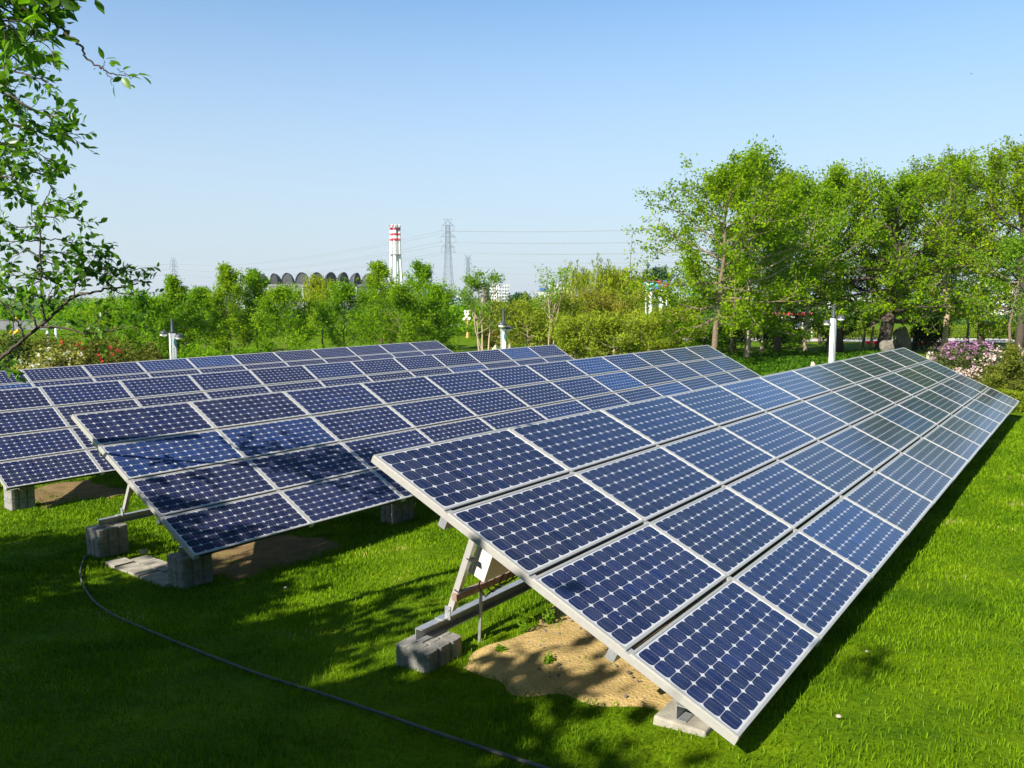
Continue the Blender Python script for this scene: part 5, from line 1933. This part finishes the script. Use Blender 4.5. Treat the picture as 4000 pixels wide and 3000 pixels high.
for k, (px, yt, wpx, yaw) in enumerate(shells):
    x = colx(px, Y)
    fx = (px - 1180) / 300.0
    yy = Y + 20 - RY * math.sqrt(max(0.02, 1 - fx * fx)) * 0.9
    R = 29 * sc
    H = Z(yt, Y) - zr + 0.3
    m = MB()
    V, Fc = [], []
    n, dN = 14, 7
    ya = math.radians(yaw)
    u = np.array([math.cos(ya), math.sin(ya), 0])
    d = np.array([-math.sin(ya), math.cos(ya), 0])
    for off in (0.0, 0.35):
        for i in range(dN + 1):
            t = i / dN
            s_ = math.sqrt(max(0.0, 1 - t * t)) if t < 1 else 0.02
            for j in range(n + 1):
                q_ = math.pi * j / n
                V.append(np.array([x, yy, zr - 0.2]) + u * (R - off) * s_ * math.cos(q_) + d * (R * 1.25 * t + off * .5) + np.array([0, 0, (H - off) * s_ * math.sin(q_)]))
    w_ = n + 1
    tot = (dN + 1) * w_
    for o_ in (0, tot):
        for i in range(dN):
            for j in range(n):
                f_ = (o_ + i * w_ + j, o_ + i * w_ + j + 1, o_ + (i + 1) * w_ + j + 1, o_ + (i + 1) * w_ + j)
                Fc.append(f_ if o_ == 0 else f_[::-1])
    for j in range(n):
        Fc.append((j, tot + j, tot + j + 1, j + 1))
    # louvred dark screen closing the shell's mouth, set a little inside
    b0 = len(V)
    for j in range(n + 1):
        q_ = math.pi * j / n
        V.append(np.array([x, yy, zr - 0.2]) + u * R * .93 * math.cos(q_) + d * 0.5 + np.array([0, 0, H * .93 * math.sin(q_)]))
    Fc.append(tuple(range(b0, b0 + n + 1)))
    m.add(V, Fc)
    m.build('roof_shell', M['shell'], root)


def building(px0, px1, ytop, Y, label, wall='bwall', cols=4, rows=3, roof=None, depth=14, group='distant buildings', ybot=None, cat='building', name='building'):
    x0, x1 = colx(px0, Y), colx(px1, Y)
    xc = (x0 + x1) / 2
    z = g1(xc, Y)
    zt = Z(ytop, Y)
    root = empty(name, (xc, Y, z), label, cat, group)
    m = MB()
    m.box((xc, Y + depth / 2, (z + zt) / 2), ((x1 - x0) / 2, depth / 2, (zt - z) / 2))
    m.build('wall', M[wall], root)
    m = MB()
    hr = (zt - z) * 0.05 + 0.3
    m.box((xc, Y + depth / 2, zt + hr / 2), ((x1 - x0) / 2 * 1.03, depth / 2 * 1.03, hr / 2))
    m.build('roof', M[roof or wall], root)
    zb = max(z, Z(1215, Y))
    if cols:
        cw, rh = (x1 - x0) / cols, (zt - zb) / rows
        me = None
        for a in range(cols):
            for b in range(rows):
                cx, cz = x0 + cw * (a + .5), zt - rh * (b + .55)
                if me is None:
                    mm = MB()
                    mm.box((cx, Y - 0.03, cz), (cw * .28, 0.06, rh * .27))
                    o = mm.build('window', M['win'], root)
                    first = (cx, cz)
                    me = o
                else:
                    o = me.copy()
                    COL.objects.link(o)
                    o.parent = root
                    o.location = (cx - first[0], 0, cz - first[1])
    return root


building(1912, 1948, 1112, 900, 'left half of the white apartment towers right of the tall pylon', cols=4, rows=5)
building(1950, 1990, 1116, 880, 'right half of the white apartment towers, greyer side', 'bwall2', cols=4, rows=5)
building(1750, 1832, 1172, 520, 'long low pale shed with a blue roof edge below the tall pylon', 'bwall2', cols=0, roof='blue')
building(1768, 1822, 1158, 700, 'pale block rising behind the blue-roofed shed', cols=5, rows=2)
building(2108, 2150, 1146, 420, 'white factory block behind the twiggy sapling', cols=2, rows=2, depth=20)
building(2150, 2235, 1118, 440, 'wider white factory block with a flat upper storey', cols=5, rows=2, depth=20)
building(2110, 2152, 1130, 450, 'blue steel frame on the factory roof', 'blue', cols=0, depth=10)
building(436, 470, 1190, 500, 'white house among the left treetops, nearest to the branch', cols=3, rows=2)
building(478, 500, 1196, 520, 'small white house in the middle of the left treetops', cols=2, rows=1)
building(505, 545, 1180, 540, 'white apartment block among the left treetops, the tallest of three', cols=4, rows=3)
building(2880, 2945, 1092, 400, 'white building showing through the trunks of the tall trees', cols=5, rows=3)
building(3870, 3975, 1110, 300, 'white building behind the tall trees at the right edge', cols=5, rows=3)
building(3300, 3420, 1170, 260, 'low white building behind the slim trunks', cols=6, rows=2)
Yt = 780
x = colx(1896, Yt)
z = g1(x, Yt)
root = empty('storage_tank', (x, Yt, z), 'brownish round storage tower left of the white apartment towers', 'tank')
m = MB()
rt = 17 * Yt / (F * 4000)
m.lathe((x, Yt, z), [(rt, 0), (rt, Z(1108, Yt) - z)], 20)
m.build('wall', M['tank'], root, smooth=False)
m = MB()
m.lathe((x, Yt, Z(1108, Yt)), [(rt * 1.05, 0), (rt * 1.05, 1.0), (rt * .3, 2.0)], 20)
m.build('roof', M['bwall2'], root)

# ------------------------------------------------------------------ hose and small things on the lawn
hp = [(185, 1205), (172, 1240), (178, 1268), (200, 1302), (240, 1332), (330, 1372), (440, 1418), (560, 1466), (700, 1510), (820, 1550), (930, 1590), (1040, 1626), (1150, 1662), (1260, 1700)]
hpw = [ground_hit(a * 1.8083, b * 1.8083) for a, b in hp]
t = np.linspace(0, len(hpw) - 1, 90)
C = np.stack([np.interp(t, range(len(hpw)), [p[c] for p in hpw]) for c in range(3)], 1)
for _ in range(6):
    C[1:-1] = (C[:-2] + 2 * C[1:-1] + C[2:]) / 4
C[:, 2] = gz(C[:, 0], C[:, 1]) + 0.030
m = MB()
m.tube(C, 0.0105, 10)
o = m.build('garden_hose', M['hose'], None, C[0], smooth=True)
tag(o, 'long grey hose curving over the shaded grass', 'hose')


def pebble(px, py, r, label, m_, seed, squash=0.6, name='stone'):
    p = ground_hit(px, py)
    rs = np.random.RandomState(seed)
    m = MB()
    m.sphere((p[0], p[1], g1(p[0], p[1]) + r * 0.5 + 0.03), r, 10, 0, squash, rs, 0.12)
    o = m.build(name, M[m_], None, (p[0], p[1], g1(p[0], p[1])), smooth=True)
    tag(o, label, 'stone' if name == 'stone' else name.replace('_', ' '))


pebble(3275, 2822, 0.017, 'small pale stone on the sunlit grass right of the nearest corner', 'rockpale', 1)
pebble(1115, 2308, 0.018, 'pale scrap on the grass between the front two arrays', 'petal', 2, 0.5, 'paper_scrap')
pebble(3385, 2563, 0.013, 'tiny tan stone on the right lawn', 'rockpale', 3)
pebble(560, 2173, 0.055, 'tan stone lying on the soil between the block piers', 'rockpale', 4)


def weed(px, py, H, label, seed):
    p = ground_hit(px, py)
    rs = np.random.RandomState(seed)
    z = g1(p[0], p[1])
    root = empty('weed', (p[0], p[1], z), label, 'weed', 'weeds on the sandy soil')
    m = MB()
    LP = []
    for k in range(5):
        P = curve_pts((p[0], p[1], z - .01), (rs.normal() * .35, rs.normal() * .35, 1), H * rs.uniform(.6, 1.1), 5, rs, .1)
        m.tube(P, np.linspace(.004, .0015, 6), 4)
        LP += [P[i] + rs.normal(size=3) * .012 for i in (1, 2, 3, 4, 5) for _ in range(4)]
    m.build('stem', M['leaf_mid'], root)
    V, Fc = leaf_cards(np.array(LP), rs, .038, .45)
    fast_mesh('leaves', V, Fc, M['leaf_lime'], root)


weed(2040, 2480, 0.22, 'tall leafy weed on the sand behind the first pier', 1)
weed(2150, 2440, 0.16, 'lower weed under the edge of the nearest array', 2)
weed(1950, 2560, 0.07, 'tiny weed on the sand right of the block pier', 3)
weed(2140, 2600, 0.09, 'small weed in the middle of the sandy patch', 4)

# a bird far up in the sky
p = at(3797, 288, 120)
root_b = MB()
u_ = 0.30
root_b.add([p + np.array(v) * u_ for v in ((-1.2, 0, .25), (-.5, -.12, .12), (0, -.25, 0), (.5, -.12, .15), (1.2, 0, .35), (.5, .2, .13), (0, .5, -.02), (-.5, .2, .1), (0, .1, -.14), (0, .1, .1))],
           [(0, 1, 7), (1, 2, 9, 7), (2, 3, 5, 9), (3, 4, 5), (9, 5, 6), (7, 9, 6), (1, 8, 2), (2, 8, 3), (3, 8, 5), (5, 8, 6), (6, 8, 7), (7, 8, 1), (0, 7, 1), (3, 5, 4)])
o = root_b.build('bird', M['bird'], None, p)
tag(o, 'tiny dark bird flying in the upper right sky', 'bird')


# crumbs of earth and little stones on the sandy patch
def crumbs():
    rs = np.random.RandomState(31)
    q = AR[0]
    m = MB()
    for k in range(170):
        p = AP(q, rs.uniform(0.4, 1.9), rs.uniform(0.5, 2.2), 0)
        r = 0.004 + 0.011 * rs.rand() ** 3
        m.sphere((p[0], p[1], g1(p[0], p[1]) + 0.026 + r * 0.4), r, 6, 0, 0.7, rs, 0.25)
    o = m.build('soil_crumbs', M['rock'])
    tag(o, 'scattered crumbs of earth and small stones on the sandy patch', 'crumbs', kind='stuff')


crumbs()

# thin summer haze over the whole park
hb = MB()
hb.box((0, 850, 36.0), (2000, 1300, 45.0))
hv = bpy.data.materials.new('haze')
hv.use_nodes = True
ht = hv.node_tree
ht.nodes.clear()
ho = ht.nodes.new('ShaderNodeOutputMaterial')
pv = ht.nodes.new('ShaderNodeVolumePrincipled')
pv.inputs['Color'].default_value = (0.86, 0.92, 1.0, 1)
pv.inputs['Density'].default_value = 0.00011
pv.inputs['Anisotropy'].default_value = 0.2
ht.links.new(pv.outputs[0], ho.inputs['Volume'])
o = hb.build('haze', hv)
tag(o, 'thin pale haze in the air over the park', 'haze', kind='stuff')
